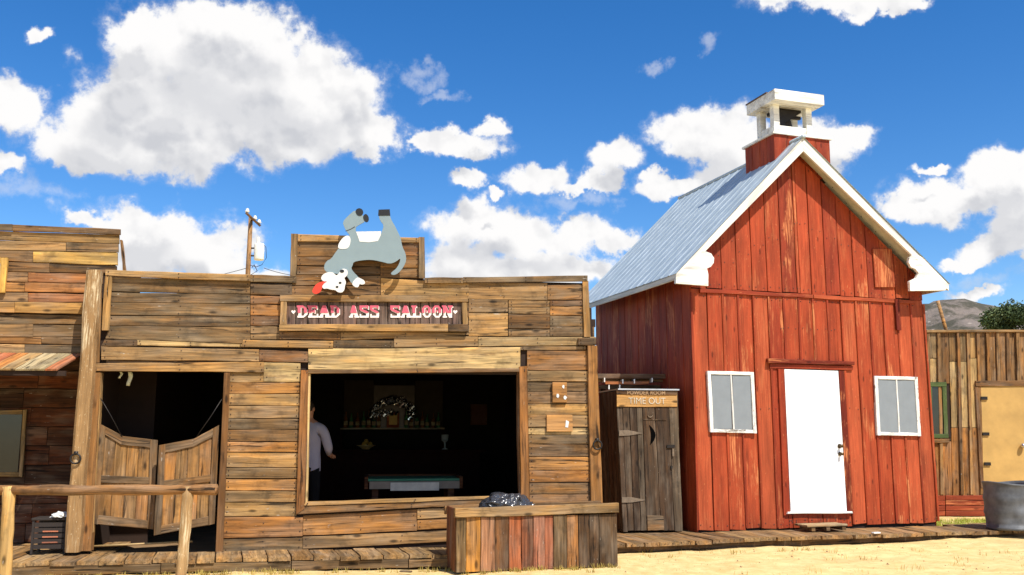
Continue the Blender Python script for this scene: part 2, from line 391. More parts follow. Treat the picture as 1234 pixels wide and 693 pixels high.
def smooth_poly(pts, it=2):
    for _ in range(it):
        q = []
        for i in range(len(pts)):
            a = pts[i]; b = pts[(i + 1) % len(pts)]
            q.append((a[0] * .75 + b[0] * .25, a[1] * .75 + b[1] * .25)); q.append((a[0] * .25 + b[0] * .75, a[1] * .25 + b[1] * .75))
        pts = q
    return pts
def copy_thing(o, parent=None):
    c = o.copy(); COL.objects.link(c)
    if parent is not None: c.parent = parent
    for k in o.children: copy_thing(k, c)
    return c

# ================================================================== SETTING
# ground
def ground():
    m, nb, b = new_mat('dry_sand')
    tc = nb.new('ShaderNodeTexCoord').outputs['Object']
    big = nb.noise(tc, .9, 5, .6); mid = nb.noise(tc, 4.5, 6, .65); fine = nb.noise(tc, 60, 3, .6)
    flat = nb.v('MULTIPLY', tc, (1, 2.2, 1))
    c = nb.mix(nb.ss(mid, .35, .68), srgb(220, 194, 138), srgb(202, 172, 114))
    c = nb.mix(nb.m('MULTIPLY', nb.ss(big, .50, .68), .45), c, srgb(190, 160, 108))
    c = nb.mix(nb.m('MULTIPLY', nb.ss(nb.noise(flat, 7, 5, .7), .60, .70), .55), c, srgb(140, 112, 58))
    c = nb.mix(nb.ss(fine, .67, .75), c, srgb(150, 122, 82))
    c = nb.mix(nb.m('MULTIPLY', nb.ss(nb.noise(flat, 16, 4, .7), .62, .70), .6), c, srgb(150, 116, 70))
    c = nb.mix(nb.m('MULTIPLY', nb.ss(nb.noise(flat, 2.2, 4, .6), .52, .66), .35), c, srgb(230, 206, 150))
    nb.put(b.inputs['Base Color'], c); b.inputs['Roughness'].default_value = .95; b.inputs['Specular IOR Level'].default_value = .1
    bp = nb.new('ShaderNodeBump'); bp.inputs['Strength'].default_value = .7; bp.inputs['Distance'].default_value = .05
    nb.put(bp.inputs['Height'], nb.m('ADD', mid, nb.m('MULTIPLY', fine, .25))); nb.l.new(bp.outputs[0], b.inputs['Normal'])
    def axis(a, b_, step, far):
        xs = [a + i * step for i in range(int((b_ - a) / step) + 1)]; g = step; lo, hi = xs[0], xs[-1]
        L, H = [], []
        while lo > -far: g *= 1.5; lo -= g; L.append(lo)
        g = step
        while hi < far: g *= 1.5; hi += g; H.append(hi)
        return L[::-1] + xs + H
    xs = axis(-8, 12, .1, 2500); ys = axis(7, 15, .08, 2500)
    bm = bmesh.new()
    V = [[bm.verts.new((x, y, gz(x, y))) for x in xs] for y in ys]
    for j in range(len(ys) - 1):
        for i in range(len(xs) - 1): bm.faces.new((V[j][i], V[j][i + 1], V[j + 1][i + 1], V[j + 1][i]))
    tag(from_bm('ground', bm, m, smooth=True), kind='structure')
def gz(x, y):
    k = max(0, 1 - max(0, abs(x - 2) - 12) / 20) * max(0, 1 - max(0, abs(y - 11) - 10) / 20)
    return k * (.022 * mnoise.noise((x * .55, y * .55, 3)) + .018 * mnoise.noise((x * 2.1, y * 2.1, 8)) + .010 * mnoise.noise((x * 5, y * 5, 5)) - .012)
ground()

# hills
def hills():
    m, nb, b = new_mat('rocky_hillside')
    tc = nb.new('ShaderNodeTexCoord').outputs['Object']
    c = nb.mix(nb.ss(nb.noise(tc, .035, 8, .7), .42, .60), srgb(122, 110, 100), srgb(70, 66, 50))
    c = nb.mix(nb.ss(nb.voro(tc, .09), .25, .0), c, srgb(160, 148, 136))
    nb.put(b.inputs['Base Color'], c); b.inputs['Roughness'].default_value = .95
    bp = nb.new('ShaderNodeBump'); bp.inputs['Strength'].default_value = 1; bp.inputs['Distance'].default_value = 4
    nb.put(bp.inputs['Height'], nb.noise(tc, .06, 6, .7)); nb.l.new(bp.outputs[0], b.inputs['Normal'])
    prof = [(-900, 40), (-300, 60), (150, 75), (300, 105), (395, 128), (430, 139), (462, 143), (490, 139), (512, 132), (560, 118), (640, 124), (760, 100), (1000, 60), (1300, 30)]
    def top(x):
        for (x0, z0), (x1, z1) in zip(prof, prof[1:]):
            if x0 <= x <= x1: t = (x - x0) / (x1 - x0); t = t * t * (3 - 2 * t); return z0 + (z1 - z0) * t
        return 20
    bm = bmesh.new(); xs = [-900 + 9 * i for i in range(240)]; n = 26; V = []
    for j in range(n + 1):
        t = j / n; y = 560 + 800 * t; row = []
        h = (1 - abs(t - .5) * 2) ** .85
        for x in xs:
            z = top(x) * h * (1 + (.22 * mnoise.noise((x * .012, y * .012, 1)) if abs(t - .5) > .03 else 0)) + h * (5 * mnoise.noise((x * .05, y * .05, 4)) + 4 * mnoise.noise((x * .12, y * .12, 2)))
            row.append(bm.verts.new((x, y, z - 2)))
        V.append(row)
    for j in range(n):
        for i in range(len(xs) - 1): bm.faces.new((V[j][i], V[j][i + 1], V[j + 1][i + 1], V[j + 1][i]))
    tag(from_bm('hills', bm, m, smooth=True), kind='structure')
hills()

# facade frames
S = Frame(at_z(265, 664, .15), 8.6)
B = Frame(at_z(841, 641, .15), 18)
def sub(fr, px, py, w_=0.0):
    p = fr.uv(px, py, w_)
    o = fr.o + Vector((fr.c * p.x - fr.s * p.y, fr.s * p.x + fr.c * p.y, 0))
    return Frame((o.x, o.y, p.z + fr.base), fr.deg)
def world(fr, u, y, z): return Vector((fr.o.x + fr.c * u - fr.s * y, fr.o.y + fr.s * u + fr.c * y, z + fr.base))

DECK = srgb(150, 118, 74); DECK2 = srgb(128, 98, 60)
# boardwalk along the saloon: planks run out from the wall
bw = thing('boardwalk', (S.o.x, S.o.y, 0), S.deg, None, None); bw['kind'] = 'structure'
u = -5.2
while u < 2.95:
    wdt = rnd.uniform(.20, .30); u1 = u + wdt - .012; k = .10
    fr_ = -.70 + rnd.uniform(-.03, .03); z = .15 + rnd.uniform(-.008, .006)
    bk = -.005 if u > -1.45 else 1.2
    plank(bw, 'plank', (u + k * 0, bk, z), (u + k, fr_, z), (u1 + k, fr_, z + rnd.uniform(-.006, .006)), (u1, bk, z), .045, rnd.choice([DECK, DECK2, srgb(164, 130, 84)]), out=(0, 0, 1))
    u += wdt
u = -5.2
while u < 2.8:
    L = rnd.uniform(1.1, 1.9); e = min(u + L, 3.0)
    plank(bw, 'rim_board', (u, -.69, .005), (e - .01, -.69, .005), (e - .01, -.69, .102), (u, -.69, .098), .04, vary(srgb(112, 86, 52), .2), n=6, jit=.008); u = e
# boardwalk in front of the red barn and under the outhouse
bb = thing('boardwalk', (B.o.x, B.o.y, 0), B.deg, None, None); bb['kind'] = 'structure'
u = -1.75
while u < 6.3:
    wdt = rnd.uniform(.20, .29); u1 = u + wdt - .012
    bk = -.06 if -.1 < u < 4.25 else (.2 if u > 4 else .9)
    f_ = -.78 + max(0, u) * .02 + rnd.uniform(-.035, .035); z = .15 + rnd.uniform(-.010, .006) - .008 * max(0, u)
    plank(bb, 'plank', (u, bk, z), (u + .02, f_, z - .02), (u1 + .02, f_, z - .02), (u1, bk, z), .05, rnd.choice([DECK, DECK2, srgb(146, 110, 70), srgb(122, 92, 58)]), out=(0, 0, 1))
    u += wdt
plank(bb, 'joist', (-1.7, -.70, .0), (6.3, -.57, -.03), (6.3, -.57, .05), (-1.7, -.70, .08), .05, srgb(90, 60, 34), n=8)

# ================================================================== SALOON
saloon = thing('saloon', S.loc(), S.deg, 'weathered brown plank saloon with swinging doors and a wide open front window', 'building')
c_ = lambda r, g, b: srgb(r, g, b, .92)
GREY = c_(122, 99, 68); GREY2 = c_(108, 86, 58); BRN = c_(128, 92, 53); DKB = c_(82, 58, 35); RDB = c_(114, 74, 43)
ORG = c_(184, 126, 62); ORG2 = c_(170, 112, 54); PALE = c_(216, 182, 122); TAN = c_(186, 144, 86); GT = c_(160, 126, 82)
def jw(): return rnd.uniform(-.010, .008)
nails = bmesh.new()
def sp(q, col, w_=0.0, th=.028, name='plank', **k):
    w2 = w_ + jw()
    tl, tr, br, bl = [S.uv(x, y, w2 - .004) for x, y in q]
    for s in (.035 / max(.1, (tr - tl).length), 1 - .035 / max(.1, (tr - tl).length), .5 if (tr - tl).length > .9 else None):
        if s is None: continue
        for t in (.25, .75): nail(nails, bl.lerp(br, s + rnd.uniform(-.008, .008)).lerp(tl.lerp(tr, s), t + rnd.uniform(-.08, .08)))
    return hplank(saloon, S, q, w2, th, col, name, **k)
def sv(q, col, w_=-.028, th=.03, name='trim_board', **k): return vplank(saloon, S, q, w_, th, col, name, **k)
Q = lambda a, b, c, d: (a, b, c, d)
# false front, left panel
for (y0l, y0r, y1l, y1r), col in zip([(333.5, 339, 351.0, 354.6), (352.3, 354.8, 364, 366), (364.6, 366.6, 380, 381.5), (380.6, 382, 392.4, 394), (393, 394.6, 408.5, 414)], [GREY, GREY2, GREY2, GREY2, GREY]):
    sp(Q((132, y0l), (301.5, y0r), (301.5, y1r), (127, y1l)), col, n=6)
sp(Q((126, 409.5), (165, 410), (165, 417), (122, 417)), DKB, -.02)
sp(Q((165, 409.5), (293, 414.5), (293, 418), (165, 416.5)), PALE, -.002)
sp(Q((127, 325), (302, 330.6), (302, 339), (127, 332.8)), TAN, -.045, name='cap_board', n=6)
sp(Q((302, 330.8), (357, 332.6), (357, 341), (302, 339.4)), GREY, -.04, name='cap_board')
sv(Q((127, 326), (135, 326), (131, 398), (122, 398)), TAN, -.04)
sv(Q((115, 352), (122, 352), (119.5, 437), (112, 437)), BRN, -.03)
sp(Q((122, 417), (312, 421.5), (312, 435.5), (122, 433.5)), GT, -.012, n=7)
sp(Q((312.5, 421.5), (371, 423.5), (371, 436.5), (312.5, 435.5)), RDB, -.012)
sp(Q((128, 434), (318, 436), (318, 440), (128, 438.5)), DKB, .004)
sp(Q((111, 438), (318, 436), (318, 448.7), (111, 447)), TAN, -.035, name='door_header', n=6)
# beside the sign
for (a, b, col) in [(341.5, 355, DKB), (356, 366, RDB), (367, 380, ORG2), (380.6, 392.3, RDB), (393, 409, GT)]:
    sp(Q((302, a), (352, a + .7), (352, b + .5), (302, b)), col)
sp(Q((337, 400), (410, 400), (410, 409.5), (337, 409)), BRN); sp(Q((410.5, 400), (565, 400.5), (565, 404), (410.5, 409.5)), GT)
sp(Q((293, 409.5), (401.5, 411), (401.5, 419.3), (291, 418.5)), TAN, -.03)
sp(Q((402, 410), (474.5, 410.5), (474.5, 419), (402, 419.5)), GREY2, -.004)
sp(Q((475, 403), (576, 406), (576, 417), (475, 418.8)), GT, -.008)
sp(Q((576.5, 406), (718, 406), (718, 416), (576.5, 417.3)), c_(176, 150, 106), -.012)
sp(Q((697, 407.5), (718.5, 407), (718.5, 415.8), (697, 416.2)), DKB, -.045, th=.05, name='end_block')
sp(Q((627, 417.5), (706, 417), (706, 421.6), (627, 422)), GREY)
# raised centre of the false front
for (a, b, col) in [(291.5, 309, BRN), (309.6, 320, DKB), (320.4, 330.6, DKB)]: sp(Q((358, a), (458, a + .3), (458, b + .3), (358, b)), col)
for (a, b, col) in [(291.5, 308, RDB), (308.6, 322, BRN), (322.5, 334.6, BRN)]: sp(Q((458.5, a), (506, a + .4), (506, b + .4), (458.5, b)), col)
sp(Q((352, 331.2), (458.5, 332), (458.5, 344), (352, 344)), BRN); sp(Q((352, 344.6), (458.5, 344.6), (458.5, 355.5), (352, 355.5)), BRN)
sp(Q((459, 335), (565, 341), (565, 357), (459, 356)), TAN, -.008)
sp(Q((359, 281.8), (505, 286.5), (505, 292.5), (359, 291)), TAN, -.035, name='cap_board')
sv(Q((350.7, 281.5), (359, 281.8), (357, 333), (349.5, 332)), GREY, -.04)
sv(Q((504.5, 285.5), (511.5, 285.7), (512, 335.5), (505, 335)), GREY, -.04)
for i in range(5): sp(Q((340, 356 + i * 9), (565, 356 + i * 9), (565, 364.4 + i * 9), (340, 364.4 + i * 9)), DKB, .006)
# right upper block
sp(Q((512, 334.6), (558, 334), (558, 341.2), (512, 341.2)), GREY, -.042, name='cap_board'); sp(Q((558.4, 334), (708, 332), (708, 338.7), (558.4, 341)), GREY, -.04, name='cap_board', n=6)
sp(Q((505, 342), (659.5, 340.6), (659.5, 362), (565, 360)), GT); sp(Q((660, 343.5), (702.5, 342), (702.5, 361), (660, 361)), BRN)
sp(Q((565, 360.8), (612, 361), (612, 377), (565, 376.5)), GT); sp(Q((565, 377.2), (612, 377.6), (612, 405), (565, 405)), TAN)
for a, b, col in [(361.5, 370, GT), (370.4, 378.4, GREY), (379, 396, DKB), (396.4, 405.6, GREY2)]: sp(Q((613, a), (662.5, a), (662.5, b), (613, b)), col)
for a, b, col in [(362.2, 369, RDB), (369.6, 380.2, ORG), (381, 393, GREY), (393.5, 405.6, GREY2)]: sp(Q((663, a), (702.5, a), (703.5, b), (663, b)), col)
sv(Q((702, 338.8), (709.5, 338.5), (712, 406), (704, 406)), TAN, -.035)
# big pale lintel over the window
sp(Q((371.5, 420.5), (627, 417.6), (627, 444), (371.5, 445.6)), PALE, -.022, th=.04, name='lintel', n=8, jit=.007)
sp(Q((365, 446), (636, 444.2), (636, 448), (365, 450)), BRN, -.04, name='window_head')
sv(Q((362.8, 446), (371.5, 446), (367, 613), (357, 620)), c_(138, 90, 46), -.045, name='window_jamb', mat=WOODS)
sv(Q((371.7, 450), (374.2, 450), (370.6, 605), (367.6, 606)), PALE, -.02, th=.12, name='window_stop', mat=WOODS)
sv(Q((625.4, 442), (635, 441), (638.5, 606), (628, 600)), ORG2, -.045, name='window_jamb', mat=WOODS)
sv(Q((623.4, 448), (625.2, 448), (627.6, 598), (626, 598)), RDB, -.015, th=.12, name='window_stop')
sp(Q((368, 605.3), (628, 597), (628, 600.4), (366, 610)), TAN, -.05, th=.14, name='window_sill', n=6)
sp(Q((359, 610.3), (628, 600.6), (628, 606), (358, 620)), BRN, -.045, name='sill_board', n=6)
# wall between door and window
sp(Q((277.5, 449), (317.6, 449.2), (317.6, 460.3), (277, 460.6)), TAN); sp(Q((318, 437), (362, 437.5), (362, 460), (318, 460.4)), PALE, .0)
rows = [(461.2, 474.4, ORG), (475, 488.8, TAN), (489.4, 504, GT), (504.8, 517.4, GREY), (518, 531.6, BRN), (532.6, 544.6, ORG), (545.4, 563.2, TAN), (563.8, 576.6, GT), (577.4, 591.2, ORG), (592, 605, GT), (605.8, 622.6, TAN)]
for a, b, col in rows:
    xl = lambda y: 276.6 - (y - 449) * .038; xr = lambda y: 362.5 - (y - 449) * .030
    sp(Q((xl(a), a), (xr(a), a), (xr(b), b), (xl(b), b)), col)
sp(Q((269.5, 623.4), (365, 622.6), (364.5, 646.8), (268.8, 649)), ORG2); sp(Q((268.8, 649.8), (364.5, 647.6), (364.5, 662.5), (268, 666)), GREY2)
sv(Q((269.8, 449), (277, 449), (268.6, 666), (259.8, 666)), c_(128, 86, 46), -.045, name='door_jamb', mat=WOODS)
# under the window
sp(Q((365.4, 621), (502.5, 614), (502.5, 639.6), (365.2, 645.6)), ORG, n=6); sp(Q((503, 613.6), (600, 610), (600, 621), (503, 625.4)), TAN)
sp(Q((503, 626), (600, 621.6), (600, 634), (503, 638.6)), ORG); sp(Q((365.2, 647), (600, 637), (600, 650), (365, 661.6)), GT, n=6)
for i in range(4): sp(Q((600.5, 608 + i * 12), (712, 607 + i * 12), (712, 618 + i * 12), (600.5, 619 + i * 12)), BRN)
# right of the window
rows = [(422.6, 446.2, ORG2), (447, 459.6, GT), (460.2, 471.6, GREY2), (472.2, 486.2, BRN), (487, 500, TAN), (500.6, 514.6, GT), (515.2, 523.6, PALE), (524.2, 535, GREY), (535.6, 550, BRN), (550.8, 566.4, ORG), (567, 581, ORG2), (581.6, 595.4, BRN), (596, 607.4, ORG2)]
for a, b, col in rows:
    xl = lambda y: 627.5 if y < 440 else 635.2 + (y - 441) * .02; xr = lambda y: 707.5 + (y - 422) * .022
    sp(Q((xl(b), a), (xr(a), a), (xr(b), b), (xl(b), b)), col)
sv(Q((708, 416.5), (719.5, 416.5), (728, 655), (713, 655)), c_(158, 108, 54), -.045, th=.07, name='corner_post', mat=WOODS, n=8)
# door side post and pale log at the left end
sv(Q((113, 449), (121, 449), (109, 664), (93, 664)), c_(150, 106, 58), -.05, th=.12, name='door_jamb', mat=WOODS, n=6)
sv(Q((119.5, 449), (122, 449), (110.5, 660), (108.5, 660)), TAN, -.02, th=.1, name='door_stop')
top = S.uv(111, 325, -.15); bot = S.uv(85, 666, -.15)
vplank(saloon, S, Q((103, 325), (119.5, 325), (94, 666), (76.5, 666)), -.21, .16, c_(166, 130, 86), 'log_post', BLEACH, n=12, jit=.009, ch=.032, warp=.004)
bm = bmesh.new(); torus(bm, (0, -.02, -.055), .055, .011); box(bm, (-.02, -.03, -.012), (.02, .04, .03))
ring1 = thing('tether_ring', world(S, *S.uv(92, 547, -.215)), S.deg, 'black iron ring on the pale peeling log post left of the swinging doors', 'iron ring', 'iron tether rings')
from_bm('ring', bm, IRON, ring1, smooth=True)
ring2 = copy_thing(ring1); ring2.location = world(S, *S.uv(719.5, 531, -.065)); ring2['label'] = 'black iron ring on the corner post beside the outhouse'
RUSTN = plain('rusty_nail_heads', (.05, .032, .022), .7)
tag(from_bm('nail_heads', nails, RUSTN, saloon, recalc=False), kind='stuff')
# body behind the front
def shell(name, boxes, mat): 
    bm = bmesh.new()
    for lo, hi in boxes: box(bm, lo, hi)
    return from_bm(name, bm, mat, saloon)
DP = 7.5
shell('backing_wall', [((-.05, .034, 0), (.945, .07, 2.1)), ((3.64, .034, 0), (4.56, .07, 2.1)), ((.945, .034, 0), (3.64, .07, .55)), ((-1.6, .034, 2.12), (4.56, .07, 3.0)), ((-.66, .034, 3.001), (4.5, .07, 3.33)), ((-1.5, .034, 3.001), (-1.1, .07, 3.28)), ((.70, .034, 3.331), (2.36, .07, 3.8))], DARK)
shell('side_wall', [((-1.63, .075, -.12), (-1.57, DP, 2.77))], DARK); shell('side_wall', [((4.52, .071, -.12), (4.58, DP, 2.77))], DARK)
for i in range(12):
    z0 = -.1 + i * .24
    for y0, y1 in ((.08, 3.4 + rnd.uniform(-1, 1)), (None, DP)):
        y0 = ylast if y0 is None else y0; ylast = y1 + .006
        plank(saloon, 'side_plank', (4.605, y0, z0), (4.605, y1, z0), (4.605, y1, z0 + .232), (4.605, y0, z0 + .232), .024, rnd.choice([BRN, GREY, GT, ORG2]), out=(1, 0, 0), n=5)
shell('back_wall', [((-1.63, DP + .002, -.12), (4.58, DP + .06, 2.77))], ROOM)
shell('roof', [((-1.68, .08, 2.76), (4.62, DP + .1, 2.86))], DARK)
shell('floor', [((-1.56, .0, -.12), (4.51, DP - .0, -.03))], plain('pale_bounce_floor', srgb(140, 112, 80), .8, var=.3, scale=3))  # floor out of view, kept pale so sunlight bounces up into the room
# swinging doors
def swing(outline, stileI, w_of, railm, railb, nb_, bx, label):
    P = lambda x, y, d=0.0: S.uv(x, y, w_of(x) + d)
    pts = [P(x, y, .03) for x, y in outline]
    bm = bmesh.new(); f = [bm.verts.new(p) for p in pts]; k = [bm.verts.new(p + Vector((0, .012, 0))) for p in pts]
    bm.faces.new(f); bm.faces.new(k[::-1])
    for i in range(len(pts)): j = (i + 1) % len(pts); bm.faces.new((f[i], f[j], k[j], k[i]))
    d = from_bm('swinging_door', bm, WOOD, saloon, c_(120, 84, 46))
    def pl(q, axis, name, col, dd=0.0, th=.03, **kk):
        tl, tr, br, bl = [P(x, y, dd) for x, y in q]
        return plank(d, name, *((bl, br, tr, tl) if axis == 'h' else (bl, tl, tr, br)), th, col, **kk)
    FRM = c_(104, 78, 50)
    for q in stileI: pl(q, 'v', 'stile', FRM, -.004, .032)
    for q in railm: pl(q, 'h', 'rail', FRM, 0, .03)
    cols = [c_(150, 110, 64), c_(172, 126, 70), c_(158, 112, 58), c_(176, 118, 56)]
    for half in bx:
        (x0t, x0b, x1t, x1b, y0l, y0r, y1l, y1r) = half
        for i in range(nb_):
            a, b = i / nb_, (i + 1) / nb_
            L = lambda t, A, B_: A + (B_ - A) * t
            pl(((L(a, x0t, x1t), L(a, y0l, y0r)), (L(b, x0t, x1t) - .6, L(b, y0l, y0r)), (L(b, x0b, x1b) - .6, L(b, y1l, y1r)), (L(a, x0b, x1b), L(a, y1l, y1r))), 'v', 'board', rnd.choice(cols), .018, .012)
    return d
wl = lambda x: .03 + (x - 112) * .0006
swing([(119, 510), (148, 525.5), (190, 530.5), (185, 638), (109, 631)], [((119, 510), (127, 514.5), (118, 632), (109, 631)), ((181.5, 529.5), (190, 530.5), (185, 638), (176.5, 637))], wl,
      [((126, 514), (148, 525.5), (146, 536), (125.5, 523.5)), ((148, 525.5), (182, 529.6), (182, 540), (146, 536)), ((113.5, 573), (180, 575), (179.5, 584), (113, 581.5)), ((117.5, 620.5), (178, 627), (177, 637), (117, 631.8))], None, 4,
      [(126, 122, 182, 180, 520, 538, 574, 576), (121.8, 118, 180, 177.5, 580, 583, 622, 629)], None)
wr = lambda x: .03 - (262 - x) * .0022
swing([(192, 536.5), (233.6, 528.8), (264.5, 512), (259, 631), (185, 645.5)], [((192, 536.5), (200, 535), (194, 643.5), (185, 645.5)), ((256.5, 516.5), (264.5, 512), (259, 631), (251, 633))], wr,
      [((199.5, 535.2), (233.6, 528.8), (232, 539), (199, 546)), ((233.6, 528.8), (257, 516.4), (256, 527), (232, 539)), ((197, 579.5), (254, 572), (253.6, 580.5), (196.6, 589)), ((194.3, 633.5), (251.6, 622.5), (251, 633), (193.8, 643.6))], None, 4,
      [(199, 196, 256, 253.5, 544, 524, 584, 576), (196.4, 194, 253.4, 251, 587, 579, 636, 626)], None)
# door springs
tubeo('door_spring', [S.uv(120, 478, .0), S.uv(133, 500, .03), S.uv(147, 526, .05)], .006, IRON, saloon, 6)
tubeo('door_spring', [S.uv(268, 480, .0), S.uv(254, 502, -.02), S.uv(237, 526, -.03)], .006, IRON, saloon, 6)
# rags hanging in the doorway, broomstick on the floor
RAG = plain('faded_cloth', srgb(205, 200, 165), .9, bump=.4)
for nm, px, py, L, wd, lab in (('hanging_rag', 156.5, 448, .17, .05, 'longer pale scrap of cloth hanging under the door header'), ('hanging_rag', 145.5, 448, .08, .03, 'shorter pale scrap of cloth hanging under the door header, near the log post')):
    p = S.uv(px, py, .1); bm = bmesh.new(); V = []
    for i in range(7):
        t = i / 6; ww = wd * (.5 + .5 * math.sin(t * 2.6 + .4)) + .004
        V.append([bm.verts.new((s * ww + .012 * math.sin(t * 5), .012 * math.sin(3 * s + t * 6) + dy, -t * L)) for s, dy in ((-.5, 0), (0, -.012), (.5, 0), (.5, .004), (0, -.006), (-.5, .004))])
    for a, b in zip(V, V[1:]):
        for k in range(6): bm.faces.new((a[k], a[(k + 1) % 6], b[(k + 1) % 6], b[k]))
    bm.faces.new(V[0]); bm.faces.new(V[-1])
    o = from_bm(nm, bm, RAG, smooth=True); o.location = world(S, *p); o.rotation_euler.z = S.t
    tag(o, lab, 'cloth', 'scraps of cloth in the doorway')
a = S.uv(112, 660.5, .12); b = S.uv(232, 654.5, .22)
st = tubeo('broomstick', [Vector((0, 0, 0)), b - a], .012, WOOD, None, 8, c_(200, 168, 110)); st.location = world(S, *a) + Vector((0, 0, .02)); st.rotation_euler.z = S.t
tag(st, 'pale wooden stick lying across the doorway under the swinging doors', 'stick')

# ------------------------------------------------------------------ saloon sign
SG = sub(S, 450, 399, -.05)
sign = thing('saloon_sign', SG.loc(), SG.deg, 'framed plank sign lettered DEAD ASS SALOON in white and pink', 'sign')
xs = [345, 356, 370.5, 384, 398, 414.5, 430, 443.5, 457, 467.5, 480, 494, 507, 517.5, 531, 545, 557.5]
for a, b in zip(xs, xs[1:]): vplank(sign, SG, Q((a, 363), (b - .6, 363), (b - .6, 391), (a, 391)), .02, .02, c_(108, 86, 78), 'board', PLAINW, v=.10)
hplank(sign, SG, Q((337.5, 355), (564, 357), (564, 364), (337.5, 363)), -.02, .05, GT, 'frame_bar', n=6); hplank(sign, SG, Q((336.5, 391), (540, 390.5), (540, 399.5), (336.5, 398.5)), -.02, .05, TAN, 'frame_bar', n=6)
hplank(sign, SG, Q((540.3, 390.8), (564, 390.8), (564, 399.6), (540.3, 399.5)), -.024, .05, DKB, 'frame_bar')
vplank(sign, SG, Q((338, 363.2), (345.6, 363.2), (345, 391), (337.5, 391)), -.015, .05, TAN, 'frame_bar'); vplank(sign, SG, Q((556.6, 364), (563, 364), (563.6, 391), (557.5, 391)), -.015, .05, TAN, 'frame_bar')
V_, H_ = .30, .17
GL = {'D': [(0, 0, .62, H_), (0, 1 - H_, .62, 1), (.10, 0, .10 + V_, 1), [(.62, 0), (1, .28), (1, .72), (.62, 1), (.62, 1 - H_), (.72, .66), (.72, .34), (.62, H_)]],
      'E': [(0, 0, .98, H_), (0, 1 - H_, .95, 1), (.10, 0, .10 + V_, 1), (.3, .42, .70, .58), (.82, 0, .98, .34), (.80, .68, .95, 1), (.60, .34, .72, .66)],
      'A': [[(.02, 0), (.30, 0), (.62, 1), (.36, 1)], [(.60, 0), (.98, 0), (.66, 1), (.38, 1)], (-.06, 0, .36, .15), (.54, 0, 1.06, .15), (.25, .28, .75, .44)],
      'S': [(.06, 1 - H_, .92, 1), (.06, 0, .92, H_), [(.06, .62), (.34, .50), (.34, .9), (.06, .92)], [(.10, .58), (.40, .66), (.96, .42), (.66, .34)], [(.94, .10), (.66, .14), (.66, .46), (.94, .42)], (.80, .70, .95, 1), (.02, 0, .17, .32)],
      'L': [(0, 0, .98, H_), (.12, 0, .12 + V_, 1), (0, .85, .55, 1), (.82, 0, .98, .42)],
      'O': [[(.30, 0), (.70, 0), (.66, .16), (.34, .16)], [(.30, 1), (.70, 1), (.66, .84), (.34, .84)], [(.30, 0), (.34, .16), (.30, .30), (.30, .70), (.34, .84), (.30, 1), (0, .72), (0, .28)], [(.70, 0), (.66, .16), (.70, .30), (.70, .70), (.66, .84), (.70, 1), (1, .72), (1, .28)], (.43, .40, .57, .60)],
      'N': [(.08, 0, .30, 1), (.70, 0, .92, 1), [(.08, 1), (.38, 1), (.92, 0), (.62, 0)], (0, 0, .42, .14), (.56, .86, 1.04, 1), (-.02, .86, .2, 1)]}
def glyph(bm, ch, x0, x1, y0, y1, yd, clip=None, grow=0.0, zoff=(0, 0)):
    for i, g in enumerate(GL[ch]):
        poly = [(g[0], g[1]), (g[2], g[1]), (g[2], g[3]), (g[0], g[3])] if isinstance(g, tuple) else g
        if clip is not None:
            out = []
            for k in range(len(poly)):
                p, q = poly[k], poly[(k + 1) % len(poly)]
                if p[1] >= clip: out.append(p)
                if (p[1] >= clip) != (q[1] >= clip):
                    t = (clip - p[1]) / (q[1] - p[1]); out.append((p[0] + (q[0] - p[0]) * t, clip))
            poly = out
            if len(poly) < 3: continue
        P = [SG.uv(x0 + (x1 - x0) * p[0] + zoff[0], y1 + (y0 - y1) * p[1] + zoff[1], yd - i * .0003) for p in poly]
        f = [bm.verts.new(p) for p in P]; k_ = [bm.verts.new(p + Vector((0, .005, 0))) for p in P]
        bm.faces.new(f); bm.faces.new(k_[::-1])
        for a in range(len(P)): b = (a + 1) % len(P); bm.faces.new((f[a], f[b], k_[b], k_[a]))
SX = lambda q: 335 + q / 5.25
for ch, a, b in [('D', 120, 184), ('E', 188, 254), ('A', 258, 328), ('D', 331, 390), ('A', 450, 508), ('S', 513, 577), ('S', 580, 641), ('S', 708, 774), ('A', 776, 840), ('L', 845, 905), ('O', 912, 968), ('O', 977, 1034), ('N', 1040, 1104)]:
    bm = bmesh.new(); glyph(bm, ch, SX(a), SX(b), 368.6, 382.2, .015, zoff=(.5, .6)); lt = from_bm('letter', bm, LETTER, sign)
    bm = bmesh.new(); glyph(bm, ch, SX(a), SX(b), 368.4, 381.8, .009, clip=.34, zoff=(-.3, -.3)); from_bm('letter_top', bm, PINK, lt)
for cx in (97, 1122):
    hp = [(0, -.5), (.55, .1), (.5, .42), (.25, .5), (0, .28), (-.25, .5), (-.5, .42), (-.55, .1)]
    P = [SG.uv(SX(cx) + x * 4.6, 376 - z * 4.6, 0) for x, z in hp]; prism('heart', [(p.x, p.z) for p in P], .013, .006, LETTER, sign)

